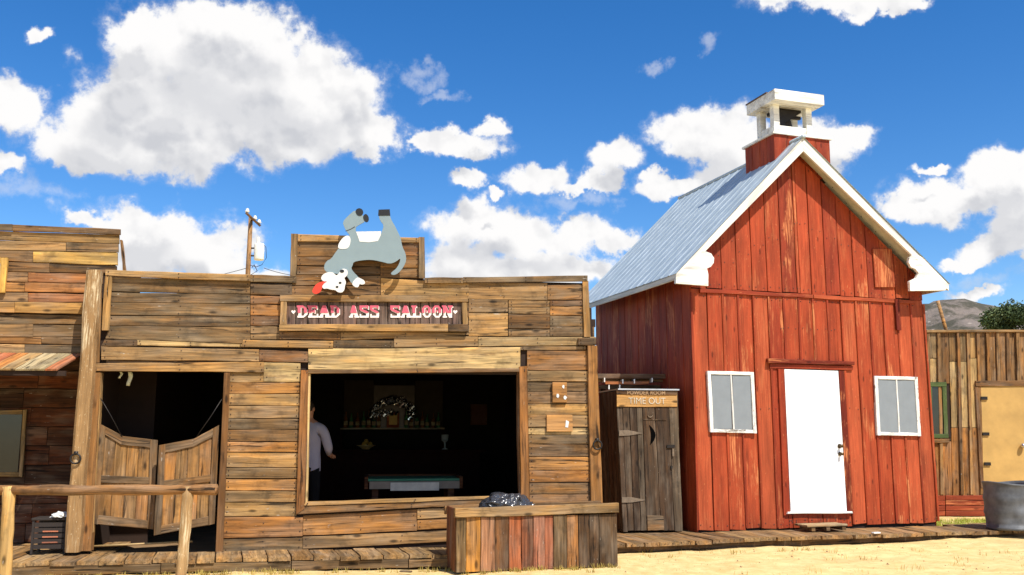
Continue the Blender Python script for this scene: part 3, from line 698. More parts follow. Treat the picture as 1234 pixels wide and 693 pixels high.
# ------------------------------------------------------------------ donkey cutout
DK = sub(S, 400, 354, -.15)
donkey = thing('donkey_cutout', DK.loc(), DK.deg, 'painted grey and white plywood donkey lying upside down above the sign', 'cutout figure')
dk = lambda pts: [(lambda q: (q.x, q.z))(DK.uv(320 + x / 4.077, 240 + y / 4.077, 0)) for x, y in pts]
body = [(398, 158), (388, 140), (378, 112), (405, 82), (440, 52), (462, 66), (486, 88), (490, 110), (462, 124), (440, 140), (450, 175), (462, 208), (508, 211), (554, 205), (570, 165), (582, 128), (562, 104), (556, 78), (610, 76), (618, 102), (635, 130), (652, 165), (664, 190), (672, 235), (688, 265), (692, 300), (680, 330), (655, 362), (630, 374), (615, 368), (620, 358), (642, 342), (658, 315), (664, 288), (640, 308), (610, 318), (570, 307), (520, 297), (470, 300), (432, 308), (428, 325), (420, 340), (434, 360), (462, 388), (440, 412), (424, 416), (408, 390), (395, 372), (360, 368), (320, 362), (292, 354), (286, 330), (300, 303), (322, 294), (345, 260), (362, 238), (400, 205), (416, 180)]
prism('body', smooth_poly(dk(body), 1), 0, .02, DGREY, donkey)
prism('belly_patch', dk([(444, 160), (568, 158), (566, 178), (552, 206), (508, 212), (462, 209), (452, 180)]), -.003, .02, DWHITE, donkey)
prism('shoulder_patch', smooth_poly(dk([(352, 242), (364, 208), (388, 182), (410, 178), (420, 200), (410, 240), (384, 247)]), 2), -.0045, .004, DWHITE, donkey)
prism('hoof', smooth_poly(dk([(422, 414), (450, 383), (464, 388), (486, 400), (490, 416), (470, 421), (463, 414), (456, 434), (438, 432)]), 1), -.006, .025, DWHITE, donkey)
for q in ([(440, 55), (458, 43), (476, 50), (482, 68), (470, 83), (450, 80)], [(478, 82), (494, 70), (508, 88), (507, 108), (494, 115), (484, 104)], [(555, 52), (610, 50), (613, 80), (553, 81)]):
    prism('hoof', smooth_poly(dk(q), 2 if len(q) > 4 else 0), -.006, .025, DBLACK, donkey)
hd = prism('head', smooth_poly(dk([(272, 392), (280, 374), (302, 361), (330, 360), (344, 374), (352, 376), (364, 362), (368, 350), (385, 342), (403, 350), (405, 370), (394, 384), (386, 388), (397, 410), (390, 428), (388, 448), (376, 461), (355, 459), (344, 448), (320, 446), (302, 440), (286, 443), (277, 432), (288, 416), (306, 406), (284, 406)]), 1), -.03, .026, DWHITE, donkey)
prism('tongue', smooth_poly(dk([(322, 396), (288, 404), (254, 414), (236, 436), (228, 458), (244, 468), (266, 462), (276, 446), (282, 424), (302, 418), (326, 410)]), 1), -.026, .02, TONGUE, donkey)
for (x, y, r_) in ((352, 433, 6.5), (367, 413, 6.5), (376, 356, 10)):
    prism('eye' if r_ < 8 else 'ear_spot', dk([(x + r_ * 1.1 * math.cos(t * math.pi / 5), y + r_ * .8 * math.sin(t * math.pi / 5)) for t in range(10)]), -.034, .004, DBLACK, donkey)
LINE = plain('dark_outline_paint', srgb(60, 60, 60))
prism('joint_line', dk([(392, 156), (418, 146), (438, 134), (440, 137), (419, 149), (393, 159)]), -.003, .003, LINE, donkey)
boxo('bracket', DK.uv(430, 292, .022), DK.uv(437, 300, .12) + Vector((0, 0, 0)), IRON, donkey); boxo('bracket', DK.uv(478, 300, .022), DK.uv(485, 308, .12), IRON, donkey)

# ------------------------------------------------------------------ notices on the right wall
N1 = sub(S, 674.5, 485, -.05)
nb1 = thing('wall_box', N1.loc(), S.deg, 'small brown weathered box with pale stains, upper of two on the wall', 'box', 'small boards on the saloon wall')
p0_, p1_ = N1.uv(666, 485, 0), N1.uv(683.3, 460.7, 0)
b_ = boxo('box_body', (p0_.x, 0.002, p0_.z), (p1_.x, .045, p1_.z), WOODS, nb1, c_(160, 112, 60), .006)
for x, y in ((679, 466), (672, 477), (681, 479)): q = N1.uv(x, y, -.002); prism('paper_scrap', [(q.x + .022 * math.cos(t) * rnd.uniform(.6, 1.2), q.z + .026 * math.sin(t) * rnd.uniform(.6, 1.2)) for t in (0, 1, 2, 3, 4, 5)], -.003, .004, DWHITE, nb1)
N2 = sub(S, 674.5, 520, -.035)
nb2 = thing('wall_board', N2.loc(), S.deg, 'flat tan board with a white scrap, lower of two on the wall', 'board', 'small boards on the saloon wall')
p0_, p1_ = N2.uv(659, 520, 0), N2.uv(690, 500, 0)
boxo('panel', (p0_.x, 0.002, p0_.z), (p1_.x, .03, p1_.z), WOODS, nb2, c_(205, 150, 88), .004)
q = N2.uv(683, 511, 0); prism('paper_scrap', [(q.x - .02, q.z - .04), (q.x + .015, q.z - .045), (q.x + .03, q.z + .03), (q.x - .01, q.z + .05)], -.003, .004, DWHITE, nb2)

# ================================================================== LEFT BUILDING
LB = sub(S, 40, 660, .22); LB = Frame((LB.o.x, LB.o.y, .15), S.deg)
store = thing('timber_store', LB.loc(), LB.deg, 'tall timber store with a striped board awning at the left edge of the photo', 'building')
def lp(q, col, w_=0.0, th=.028, name='plank', **k): return hplank(store, LB, q, w_ + jw(), th, col, name, **k)
L0 = -240
def row(yl, yr, bl, br, xr, cols, cuts=(), w_=0.0, xl=L0):
    xs_ = [xl, -92 + rnd.uniform(-40, 40)] + list(cuts) + [xr]; cols = [rnd.choice(cols)] + list(cols)
    for (a, b), col in zip(zip(xs_, xs_[1:]), cols):
        f = lambda A, B_, x: A + (B_ - A) * (x / 145)
        lp(Q((a, f(yl, yr, a)), (b - .5, f(yl, yr, b)), (b - .5, f(bl, br, b)), (a, f(bl, br, a))), col, w_)
row(269.7, 276.0, 277.8, 282.5, 145.5, [GREY2, BRN], (15,), -.03)
row(278.4, 283.2, 289, 293.5, 144, [TAN])
row(289.6, 294, 301.8, 304, 143, [GT, GREY], (80,))
row(302.4, 304.6, 314.4, 320, 142, [c_(146, 108, 68), c_(210, 170, 92)], (40,))
row(315, 320.6, 327, 330, 141, [c_(146, 108, 68), DKB], (60,))
row(327.6, 330.6, 339, 342, 124, [c_(146, 108, 68), c_(150, 92, 50)], (34,))
row(340, 343, 351, 353.5, 118, [c_(178, 124, 68), c_(190, 122, 62)], (30,))
row(352, 355.6, 364, 365, 116, [c_(146, 108, 68), c_(168, 100, 56)], (34,))
row(363.8, 365.8, 376.5, 379.5, 101, [c_(190, 140, 78), c_(196, 150, 84)], (18,), -.05)
row(378, 381, 390.5, 391, 116, [GREY2]); row(391, 391.8, 405.5, 406.5, 116, [GT, GREY], (40,)); row(406, 407, 414, 415.5, 116, [c_(178, 124, 68), BRN], (50,)); row(414.6, 416, 427, 424.5, 116, [TAN, GREY2], (30,))
vplank(store, LB, Q((144.5, 289), (147, 289), (151, 326), (148, 326)), .05, .06, ORG, 'brace')
# yellow framed notice by the left edge
NF = sub(LB, 0, 352, -.05)
fn = thing('framed_notice', NF.loc(), LB.deg, 'yellow wooden framed white board on the tall store, at the left edge', 'framed board')
vplank(fn, NF, Q((1, 310.5), (9.3, 310.5), (5.5, 352.5), (-2, 352.5)), 0, .04, c_(226, 176, 86), 'frame_bar', mat=WOODS); hplank(fn, NF, Q((-40, 310), (.6, 310.3), (.4, 317), (-40, 316)), 0, .04, c_(226, 176, 86), 'frame_bar', mat=WOODS)
hplank(fn, NF, Q((-40, 346), (-1.8, 346), (-2.2, 352.4), (-40, 352)), 0, .04, c_(226, 176, 86), 'frame_bar', mat=WOODS); vplank(fn, NF, Q((-40, 310), (-33, 310), (-35, 352), (-42, 352)), -.002, .044, c_(226, 176, 86), 'frame_bar', mat=WOODS)
a, b = NF.uv(-34, 346.5, 0), NF.uv(1.5, 316.5, 0); boxo('panel', (a.x, .015, a.z), (b.x, .03, b.z), DWHITE, fn)
# awning: boards sloping down from the wall
aw0 = LB.uv(L0, 428, -.0); aw1 = LB.uv(97, 426, 0)
zt = LB.uv(45, 425.5, 0).z; fw = -.62; zb = LB.uv(45, 444.5, fw).z
umin = aw0.x; umax = LB.uv(91.5, 430, -.3).x
awn = boxo('awning', (umin, fw + .03, zb - .075), (umax - .02, fw + .08, zb - .018), DARK, store)
AWC = [c_(196, 164, 112), c_(190, 116, 62), c_(172, 96, 58), c_(198, 132, 70), c_(184, 148, 98), c_(186, 164, 122), c_(172, 152, 112), c_(176, 104, 64)]
u = umin; i = 3
while u < umax - .05:
    wd = rnd.uniform(.12, .17); e = min(u + wd, umax)
    o = plank(store, 'awning_board', (u - .05, fw - rnd.uniform(0, .03), zb), (u + .05, -.03, zt), (e + .05 - .008, -.03, zt), (e - .05 - .008, fw - rnd.uniform(0, .03), zb), .022, AWC[i % 8], PLAINW, out=(0, -.3, 1)); u = e; i += 1
# shaded porch wall set back under the awning
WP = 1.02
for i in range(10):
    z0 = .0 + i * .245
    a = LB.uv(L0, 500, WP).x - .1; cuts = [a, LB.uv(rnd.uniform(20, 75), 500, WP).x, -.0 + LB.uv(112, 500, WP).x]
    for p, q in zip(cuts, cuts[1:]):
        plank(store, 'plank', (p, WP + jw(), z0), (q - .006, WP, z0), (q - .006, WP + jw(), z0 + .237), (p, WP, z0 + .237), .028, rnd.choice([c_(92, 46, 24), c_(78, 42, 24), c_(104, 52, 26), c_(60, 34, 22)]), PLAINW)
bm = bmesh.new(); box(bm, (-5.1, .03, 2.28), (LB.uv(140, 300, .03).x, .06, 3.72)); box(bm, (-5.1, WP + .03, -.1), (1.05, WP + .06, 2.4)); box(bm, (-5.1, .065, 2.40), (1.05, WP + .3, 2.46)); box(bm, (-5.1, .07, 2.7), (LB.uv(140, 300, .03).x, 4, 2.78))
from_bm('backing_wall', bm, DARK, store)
# window in the porch wall
wnd = boxo('window', (LB.uv(-60, 500, WP).x, WP - .03, LB.uv(10, 573, WP).z), (LB.uv(31.5, 500, WP).x, WP - .012, LB.uv(10, 495, WP).z), DARK, store)
for o in (wnd,): pass
c0 = wnd.location.copy()
GLASS = plain('dark_window_glass', (.02, .022, .02), .12, spec=.6)
def wp(px, py, d=0): return LB.uv(px, py, WP - .03 + d) - c0
FR = c_(150, 126, 84)
for q, ax in ((Q((27.5, 494), (32.5, 493.5), (27, 575), (22.5, 574)), 'v'), (Q((-60, 494), (27, 494), (27, 499.5), (-60, 499.5)), 'h'), (Q((-60, 569), (22.6, 569), (22.4, 574.5), (-60, 575)), 'h'), (Q((-62, 494), (-57, 494), (-60, 575), (-64, 575)), 'v')):
    tl, tr, br, bl = [wp(x, y, -.03) for x, y in q]
    plank(wnd, 'frame', *((bl, br, tr, tl) if ax == 'h' else (bl, tl, tr, br)), .03, FR)
a, b = wp(-58, 569.5), wp(27, 499); boxo('pane', (a.x, -.0155, a.z), (b.x, -.0105, b.z), GLASS, wnd)

# slatted crate on the porch
cr_p = at_z(57, 668, .15)
crate = thing('slatted_box', cr_p, S.deg, 'small dark slatted box under white crumpled paper, on the left porch', 'box')
CRD = plain('dark_box_frame', (.03, .022, .018), .7); 
for x in (-.19, .17): 
    for y in (0, .24): boxo('leg', (x, y, 0), (x + .025, y + .025, .38), CRD, crate)
boxo('box_top', (-.20, -.01, .381), (.205, .275, .41), CRD, crate, bev=.006)
boxo('box_back', (-.164, .245, .1), (.168, .262, .379), CRD, crate)
for i in range(5): boxo('slat', (-.164, .004, .06 + i * .062), (.168, .018, .108 + i * .062), CRD, crate)
for i in range(3): boxo('stripe', (-.07, .001, .125 + i * .062), (.10, .0035, .14 + i * .062), WOODS, crate, c_(190, 120, 96))
bm = bmesh.new(); bmesh.ops.create_icosphere(bm, subdivisions=3, radius=1)
for v in bm.verts: 
    k = 1 + .45 * mnoise.noise(v.co * 2.2); v.co = Vector((v.co.x * .10 * k, v.co.y * .08 * k, max(-.3, v.co.z) * .045 * k))
o = from_bm('crumpled_paper', bm, DWHITE); o.location = cr_p + Vector((.09, .06, .428)); tag(o, 'white crumpled paper lying on the small slatted box', 'paper')

# hitching rail in front
HR = Frame(at_y(122, 591, 9.35), 0, 0)
rail = thing('hitching_rail', (at_y(122, 591, 9.35).x, 9.35, 0), 0, 'rough log hitching rail on two pale posts at the lower left', 'hitching rail')
ra = HR.uv(-45, 590.5, 0); rb = HR.uv(261, 590.5, 0)
tubeo('rail', [ra.lerp(rb, i / 16) + Vector((0, rnd.uniform(-.01, .01), rnd.uniform(-.006, .006))) for i in range(17)], [.050 + .005 * math.sin(i * 1.3) + (-.012 if i == 0 else 0) for i in range(17)], WOOD, rail, 14, c_(150, 104, 60))
def post(pxt, pxb, mat, col, r_):
    a = HR.uv(pxt, 586, -.0); b = HR.uv(pxb, 693, 0); d = (b - a); b = a + d * (a.z / -d.z)
    bm = bmesh.new(); n = 10
    for i in range(n):
        pass
    return tubeo('post', [a.lerp(b + Vector((0, 0, -.05)), i / 10) + Vector((rnd.uniform(-.004, .004), -.0, 0)) for i in range(11)], [r_ * (1 + .05 * math.sin(i * 2.1)) for i in range(11)], mat, rail, 8, col)
post(11, 6.5, POSTW, c_(226, 184, 114), .06); post(227.5, 218, LOG, c_(170, 136, 92), .055)

# ================================================================== PLANTER with bag
pa, pb = at_z(549.5, 690, 0), at_z(745, 682, 0)
PD = math.degrees(math.atan2(pb.y - pa.y, pb.x - pa.x)); PF = Frame((pa.x, pa.y, 0), PD)
pl_ = thing('planter_box', PF.loc(), PD, 'long planter box of mixed red, orange and grey upright boards', 'planter')
PW = (pb - pa).length; PH = PF.uv(640, 622, 0).z; PT = PF.uv(640, 611.5, 0).z; PDp = .52
px_ = [549.5, 561, 578, 594.5, 611, 626, 640, 654, 664.5, 681, 695, 709, 721, 744]
pc = [c_(118, 94, 60), c_(194, 132, 56), c_(176, 124, 88), c_(96, 64, 38), c_(172, 96, 56), c_(122, 70, 46), c_(164, 102, 76), c_(164, 96, 66), c_(108, 86, 58), c_(158, 106, 56), c_(90, 64, 40), c_(84, 60, 38), c_(80, 58, 36)]
us = [PW * (x - 549.5) / (744 - 549.5) for x in px_]
for a, b, col in zip(us, us[1:], pc): plank(pl_, 'board', (a, jw(), .0), (a, jw(), PH), (b - .005, jw(), PH), (b - .005, jw(), .0), .025, col, PLAINW, v=.04, jit=.003)
plank(pl_, 'top_rail', (-.02, -.03, PH + .0), (PW + .01, -.03, PH + .02), (PW + .01, -.03, PT + .03), (-.02, -.03, PT + .01), .07, c_(150, 116, 70), n=8)
plank(pl_, 'back_rail', (-.02, PDp, PH), (PW, PDp, PH + .02), (PW, PDp, PT + .02), (-.02, PDp, PT), .05, c_(150, 110, 66), n=8)
for k in range(3): plank(pl_, 'end_board', (-.004, .03 + k * .16, 0), (-.004, .03 + k * .16, PT), (-.004, .185 + k * .16, PT), (-.004, .185 + k * .16, 0), .024, c_(110, 52, 34), out=(-1, 0, 0)); plank(pl_, 'end_board', (PW + .004, .03 + k * .16, 0), (PW + .004, .03 + k * .16, PT), (PW + .004, .185 + k * .16, PT), (PW + .004, .185 + k * .16, 0), .024, c_(110, 60, 36), out=(1, 0, 0))
for k in range(8): a = PW * k / 8; b = PW * (k + 1) / 8 - .006; plank(pl_, 'back_board', (a, PDp - .002, 0), (a, PDp - .002, PH), (b, PDp - .002, PH), (b, PDp - .002, 0), .024, BRN, out=(0, 1, 0))
SOIL = plain('planter_soil', srgb(70, 52, 36), .95, var=.4, scale=30, bump=.6)
bm = bmesh.new(); nx, ny = 40, 10; V = [[bm.verts.new((.03 + (PW - .06) * i / nx, .03 + (PDp - .06) * j / ny, PT - .05 + .02 * mnoise.noise((i * .4, j * .5, 0)))) for i in range(nx + 1)] for j in range(ny + 1)]
for j in range(ny):
    for i in range(nx): bm.faces.new((V[j][i], V[j][i + 1], V[j + 1][i + 1], V[j + 1][i]))
tag(from_bm('soil', bm, SOIL, pl_, smooth=True), kind='stuff')
# black plastic bag
m, nb, b = new_mat('black_plastic_film'); b.inputs['Base Color'].default_value = (.035, .036, .042, 1); b.inputs['Roughness'].default_value = .22; b.inputs['Specular IOR Level'].default_value = .8
tc = nb.new('ShaderNodeTexCoord').outputs['Object']; bp = nb.new('ShaderNodeBump'); bp.inputs['Strength'].default_value = .9; bp.inputs['Distance'].default_value = .03
nb.put(bp.inputs['Height'], nb.voro(nb.v('ADD', tc, nb.v('SCALE', nb.noise(tc, 8, 3, .6, out='Color'), .12)), 11)); nb.l.new(bp.outputs[0], b.inputs['Normal'])
BAG = m
bm = bmesh.new(); bmesh.ops.create_icosphere(bm, subdivisions=5, radius=1)
for v in bm.verts:
    d = v.co.copy(); k = 1 + .30 * mnoise.noise(d * 1.7 + Vector((3, 1, 2))) + .22 * abs(mnoise.noise(d * 4.5)) - .16 * abs(mnoise.noise(d * 9 + Vector((5, 0, 0))))
    z = d.z * k; v.co = Vector((d.x * k * (1 - .25 * max(0, d.z)) * .30, d.y * k * .21, max(z, -.25) * .17 + (.03 * mnoise.noise((d.x * 3, d.y * 3, 7)) if z > 0 else 0)))
bag = from_bm('plastic_bag', bm, BAG, smooth=True)
bp_ = PF.uv(609, 612, .2); bag.location = world(PF, PF.uv(609, 612, .22).x, .24, PT - .005); bag.rotation_euler.z = R(20)
tag(bag, 'crumpled shiny black plastic bag lying on the planter box', 'bag')

# ================================================================== OUTHOUSE
oa, ob = at_z(751.5, 641.5, .15), at_z(823, 640, .15)
OD = math.degrees(math.atan2(ob.y - oa.y, ob.x - oa.x)); OF = Frame((oa.x, oa.y, .15), OD)
outh = thing('outhouse', OF.loc(), OD, 'narrow dark plank outhouse with a crescent moon door between saloon and red barn', 'outhouse')
def ov(q, col, w_=0.0, th=.025, name='board', par=None, **k): return vplank(par or outh, OF, q, w_, th, col, name, PLAINW, **k)
OB = c_(76, 60, 46); OB2 = c_(66, 50, 38); OB3 = c_(88, 74, 58)
OW = (ob - oa).length
ov(Q((743.6, 490), (750, 490), (756.5, 641), (751, 641)), OB2, -.004); ov(Q((806.5, 491), (816.6, 491), (823, 640), (813, 640)), OB3, -.004)
bm = bmesh.new(); dpts = [OF.uv(x, y, .006) for x, y in ((750, 491), (806.5, 491), (813, 639), (756.3, 640))]
f = [bm.verts.new(p) for p in dpts]; g = [bm.verts.new(p + Vector((0, .02, 0))) for p in dpts]; bm.faces.new(f); bm.faces.new(g[::-1])
for i in range(4): bm.faces.new((f[i], f[(i + 1) % 4], g[(i + 1) % 4], g[i]))
odoor = from_bm('door', bm, DARK, outh)
for a0, b0, a1, b1, col in ((750.4, 758, 757, 764, OB), (758.6, 766.5, 764.5, 772, OB2), (767, 774, 772.6, 779, OB3), (774.6, 789, 779.6, 796.5, OB), (789.6, 806, 797, 812.6, OB2)):
    ov(Q((a0, 491), (b0, 491), (b1, 639), (a1, 639.5)), col, -.008, .012, 'board', odoor, n=6)
ov(Q((775.2, 505), (803, 505.5), (803, 506.6), (775.2, 506)), DKB, -.012, .006, 'patch_edge', odoor)
p_ = hplank(odoor, OF, Q((780, 621), (799.5, 621.5), (800.5, 639), (780.6, 639.5)), -.02, .011, c_(110, 84, 58), 'patch')
mo = []
for i in range(9): t = i / 8; mo.append((782.0 + 7.2 * math.sin(math.pi * t) ** .9 , 512 + 24.5 * t))
for i in range(7): t = 1 - (i + 1) / 8; mo.append((782.0 + 1.6 * math.sin(math.pi * t), 512 + 24.5 * t))
P = [OF.uv(x + (y - 512) * .04, y, 0) for x, y in mo]; prism('crescent_moon', [(p.x, p.z) for p in P], -.0125, .004, MOONDARK, odoor)
RUST = plain('rusty_hinge_iron', srgb(128, 112, 94), .6, .4, .3, 20)
for y, x0, x1 in ((522, 745.6, 773.5), (602.5, 749, 777)):
    P = [OF.uv(a, b, 0) for a, b in ((x0, y - 3.4), (x0 + 11, y - 3.6), (x1, y - .3), (x1, y + .4), (x0 + 11, y + 3.0), (x0, y + 3.2))]
    prism('hinge', [(p.x, p.z) for p in P], -.018, .009, RUST, odoor)
lt = OF.uv(803, 538, 0); boxo('latch', (lt.x, -.03, lt.z - .02), (lt.x + .12, -.014, lt.z + .022), IRON, odoor); lt = OF.uv(810.5, 549, 0); boxo('hasp', (lt.x - .012, -.03, lt.z - .01), (lt.x + .012, -.012, lt.z + .1), RUST, odoor); lt = OF.uv(808.6, 563, 0); boxo('hasp', (lt.x - .015, -.028, lt.z - .02), (lt.x + .015, -.012, lt.z + .02), IRON, odoor)
bm = bmesh.new(); q = OF.uv(783, 500, 0); torus(bm, (q.x, -.02, q.z), .035, .006, seg=16)
bm.faces.ensure_lookup_table(); bmesh.ops.delete(bm, geom=[v for v in bm.verts if v.co.z > q.z + .012], context='VERTS'); from_bm('door_hook', bm, RUST, odoor, smooth=True)
hz = OF.uv(780, 490.5, 0).z; tz = OF.uv(780, 473, 0).z
sgn = hplank(outh, OF, Q((743.3, 472.5), (815.8, 473.2), (816.2, 490.6), (743.5, 490.2)), -.022, .024, c_(222, 168, 98), 'sign_board', mat=WOODS, jit=.002, v=.02)
hplank(outh, OF, Q((743.0, 469.6), (816, 470.4), (815.8, 476.2), (743.3, 475)), -.034, .03, c_(86, 56, 34), 'sign_strip', jit=.002)
def text(body, x0, x1, y0, y1, y, mat, par, name, bold=0.0):
    cu = bpy.data.curves.new(name, 'FONT'); cu.body = body; cu.extrude = .002; cu.offset = bold
    o = bpy.data.objects.new('tmp', cu); COL.objects.link(o); bpy.context.view_layer.update()
    me = bpy.data.meshes.new_from_object(o.evaluated_get(bpy.context.evaluated_depsgraph_get())); bpy.data.objects.remove(o); bpy.data.curves.remove(cu)
    a, b = OF.uv(x0, y1, y), OF.uv(x1, y0, y)
    xs_ = [v.co.x for v in me.vertices]; ys_ = [v.co.y for v in me.vertices]; X0, X1, Y0, Y1 = min(xs_), max(xs_), min(ys_), max(ys_)
    for v in me.vertices: v.co = Vector((a.x + (b.x - a.x) * (v.co.x - X0) / (X1 - X0), y - v.co.z, a.z + (b.z - a.z) * (v.co.y - Y0) / (Y1 - Y0)))
    me.materials.clear(); me.materials.append(mat); me.name = name; o = bpy.data.objects.new(name, me); return link(o, par)
FADE = painted_mat('chipped_white_lettering', srgb(206, 156, 92), 1.6, .7)
DUST = plain('faded_letter_paint', srgb(168, 136, 100), .7)
text('POWDER ROOM', 756, 801.5, 471.2, 475.4, -.0345, DUST, outh, 'lettering', .012)
text('TIME OUT', 757.5, 802, 479.4, 486.6, -.0245, FADE, outh, 'lettering', .0).color = (.56, .48, .36, 1)
# walls and roof of the outhouse
OH = tz + .02; OBW = .9
tx0 = OF.uv(743.6, 470, 0).x; tx1 = OF.uv(816.4, 470, 0).x
for k in range(5):
    y0 = .02 + k * .175; plank(outh, 'side_board', (0, y0, 0), (tx0, y0, OH), (tx0, y0 + .168, OH), (0, y0 + .168, 0), .022, c_(80, 48, 28), PLAINW, out=(-1, 0, 0)); plank(outh, 'side_board', (OW, y0, 0), (tx1 + .01, y0, OH), (tx1 + .01, y0 + .168, OH), (OW, y0 + .168, 0), .022, OB2, out=(1, 0, 0))
boxo('back_wall', (0, OBW, 0), (OW, OBW + .02, OH), DARK, outh)
TIN = plain('thin_tin_edge', srgb(205, 205, 208), .35, .6)
boxo('roof', (tx0 + .0, -.05, OH + .012), (tx1 + .01, OBW + .06, OH + .032), TIN, outh)

# lean-to shelf of dark boards between saloon and barn
ln_o = at_y(768, 459, 14.5); LN = Frame((ln_o.x, ln_o.y, 0), S.deg, ln_o.z - .1)
lean = thing('lean_to_roof', LN.loc(), S.deg, 'dark sagging lean-to boards above the outhouse, against the barn side', 'lean-to')
for (q, w_, col, th) in ((Q((717, 450), (816, 451), (816, 456), (717, 456)), -.05, c_(70, 36, 22), .25), (Q((717, 456.5), (812, 457.5), (812, 460.5), (717, 460)), .04, c_(120, 84, 50), .05), (Q((729, 459.5), (783, 459), (781, 463), (730, 463.5)), -.07, c_(150, 80, 40), .04), (Q((717, 464), (816, 464), (816, 469), (717, 468.5)), .12, c_(46, 26, 18), .1)):
    hplank(lean, LN, q, w_, th, col)
for x, y in ((728.6, 457.6), (750.6, 459.5), (764.6, 459.3), (734, 466.3), (747, 466), (786, 457.8)):
    p = LN.uv(x, y, -.09); boxo('nail', (p.x - .008, -.09, p.z - .035), (p.x + .008, -.06 if y > 464 else .03, p.z + .03), NAIL, lean)
vplank(lean, LN, Q((724, 469), (730, 469), (733, 640), (727, 640)), .3, .08, DKB, 'post')

# ================================================================== RED BARN
barn = thing('red_barn', B.loc(), B.deg, 'red board and batten schoolhouse barn with steel roof and white belfry', 'building')
RD = srgb(164, 69, 38, .90); RD2 = srgb(148, 58, 33, .90); RD3 = srgb(172, 79, 46, .90); RDD = srgb(110, 38, 22, .9)
BW = 4.2; BD = 3.55; NBD = 16; bwid = BW / NBD
ZS = 3.50                                        # strip between the two tiers of boards
OVH = -.26
apO = B.uv(967.5, 167.5, OVH); apI = B.uv(972.5, 184.5, OVH); RU = apO.x
lo_ = B.uv(815, 331, OVH); ro_ = B.uv(1143, 343.5, OVH)
ZR = apO.z; ULE = lo_.x; URE = ro_.x
SLOPE = {-1: (ZR - lo_.z) / (RU - ULE), 1: (ZR - ro_.z) / (URE - RU)}
def rake(u, d=0.0): return ZR - abs(u - RU) * SLOPE[-1 if u < RU else 1] - d
bnails = bmesh.new()
def bv(u0, u1, z00, z01, z10, z11, col, y=0.0, name='board', mat=RED, th=.024, **k):
    for zz in (z00 + .06, (z00 + z01) / 2, z01 - .1) if name == 'board' else (): 
        for uu in (u0 + .05, u1 - .05): nail(bnails, Vector((uu + rnd.uniform(-.01, .01), y - .005, zz + rnd.uniform(-.02, .02))), .009)
    return plank(barn, name, (u0, y, z00), (u0, y, z01), (u1, y, z11), (u1, y, z10), th, col, mat, **k)
dL, dR = B.uv(945, 500, 0).x, B.uv(1016, 530, 0).x
for i in range(NBD):
    u0 = i * bwid + .006; u1 = (i + 1) * bwid - .006; y = jw() * .9
    zb0 = rnd.uniform(.0, .03); zb1 = zb0 + rnd.uniform(-.02, .02)
    col = rnd.choice([RD, RD, RD2, RD3])
    if u1 < dL + .02 or u0 > dR - .02: bv(u0, u1, zb0, ZS, zb1, ZS, col, y, n=6)
    elif u0 < dL: bv(u0, dL - .0, zb0, ZS, zb1, ZS, col, y, n=6); bv(dL, u1, 2.42, ZS, 2.42, ZS, col, y)
    elif u1 > dR: bv(dR, u1, zb0, ZS, zb1, ZS, col, y, n=6); bv(u0, dR, 2.42, ZS, 2.42, ZS, col, y)
    else: bv(u0, u1, 2.42, ZS, 2.42, ZS, col, y)
    if u0 < dR and u1 > dL: bv(max(u0, dL), min(u1, dR), 0.01, .205, .01, .205, col, y)
    # upper tier, cut to the rake
    zt0, zt1 = rake(u0, .16), rake(u1, .16)
    for ua, ub_ in (((u0, RU), (RU + .003, u1)) if u0 < RU < u1 else ((u0, u1),)):
        bv(ua, ub_, ZS + rnd.uniform(.0, .03), rake(ua, .16), ZS + rnd.uniform(.0, .03), rake(ub_, .16), rnd.choice([RD, RD3, RD, RD2]), -.004 + jw(), n=5)
for i in range(NBD + 1):
    u = i * bwid; 
    if dL - .04 < u < dR + .04: bv(u - .017, u + .017, 2.46, ZS - .06, 2.46, ZS - .06, RD2, -.022, 'batten', th=.02, n=3)
    elif rnd.random() < .8: bv(u - .017, u + .017, rnd.choice([.02, .04, 1.5 if rnd.random() < .3 else .03]), ZS - .06, .03, ZS - .06, rnd.choice([RD2, RD]), -.022, 'batten', th=.02, n=5)
plank(barn, 'strip', (.14, -.034, ZS - .06), (2.1, -.034, ZS - .058), (2.1, -.034, ZS), (.14, -.034, ZS), .034, RD2, RED, n=6, jit=.006); plank(barn, 'strip', (2.11, -.034, ZS - .058), (4.02, -.034, ZS - .065), (4.02, -.034, ZS - .01), (2.11, -.034, ZS), .034, RD3, RED, n=6, jit=.006)
bv(3.62, 3.70, ZS - .5, ZS, ZS - .5, ZS, RDD, -.05, 'batten', th=.03); 
vplank(barn, B, Q((1052, 300), (1075, 300), (1079, 346), (1055, 346)), -.03, .02, RD3, 'loose_board', RED)
tag(from_bm('nail_heads', bnails, RUSTN, barn, recalc=False), kind='stuff')
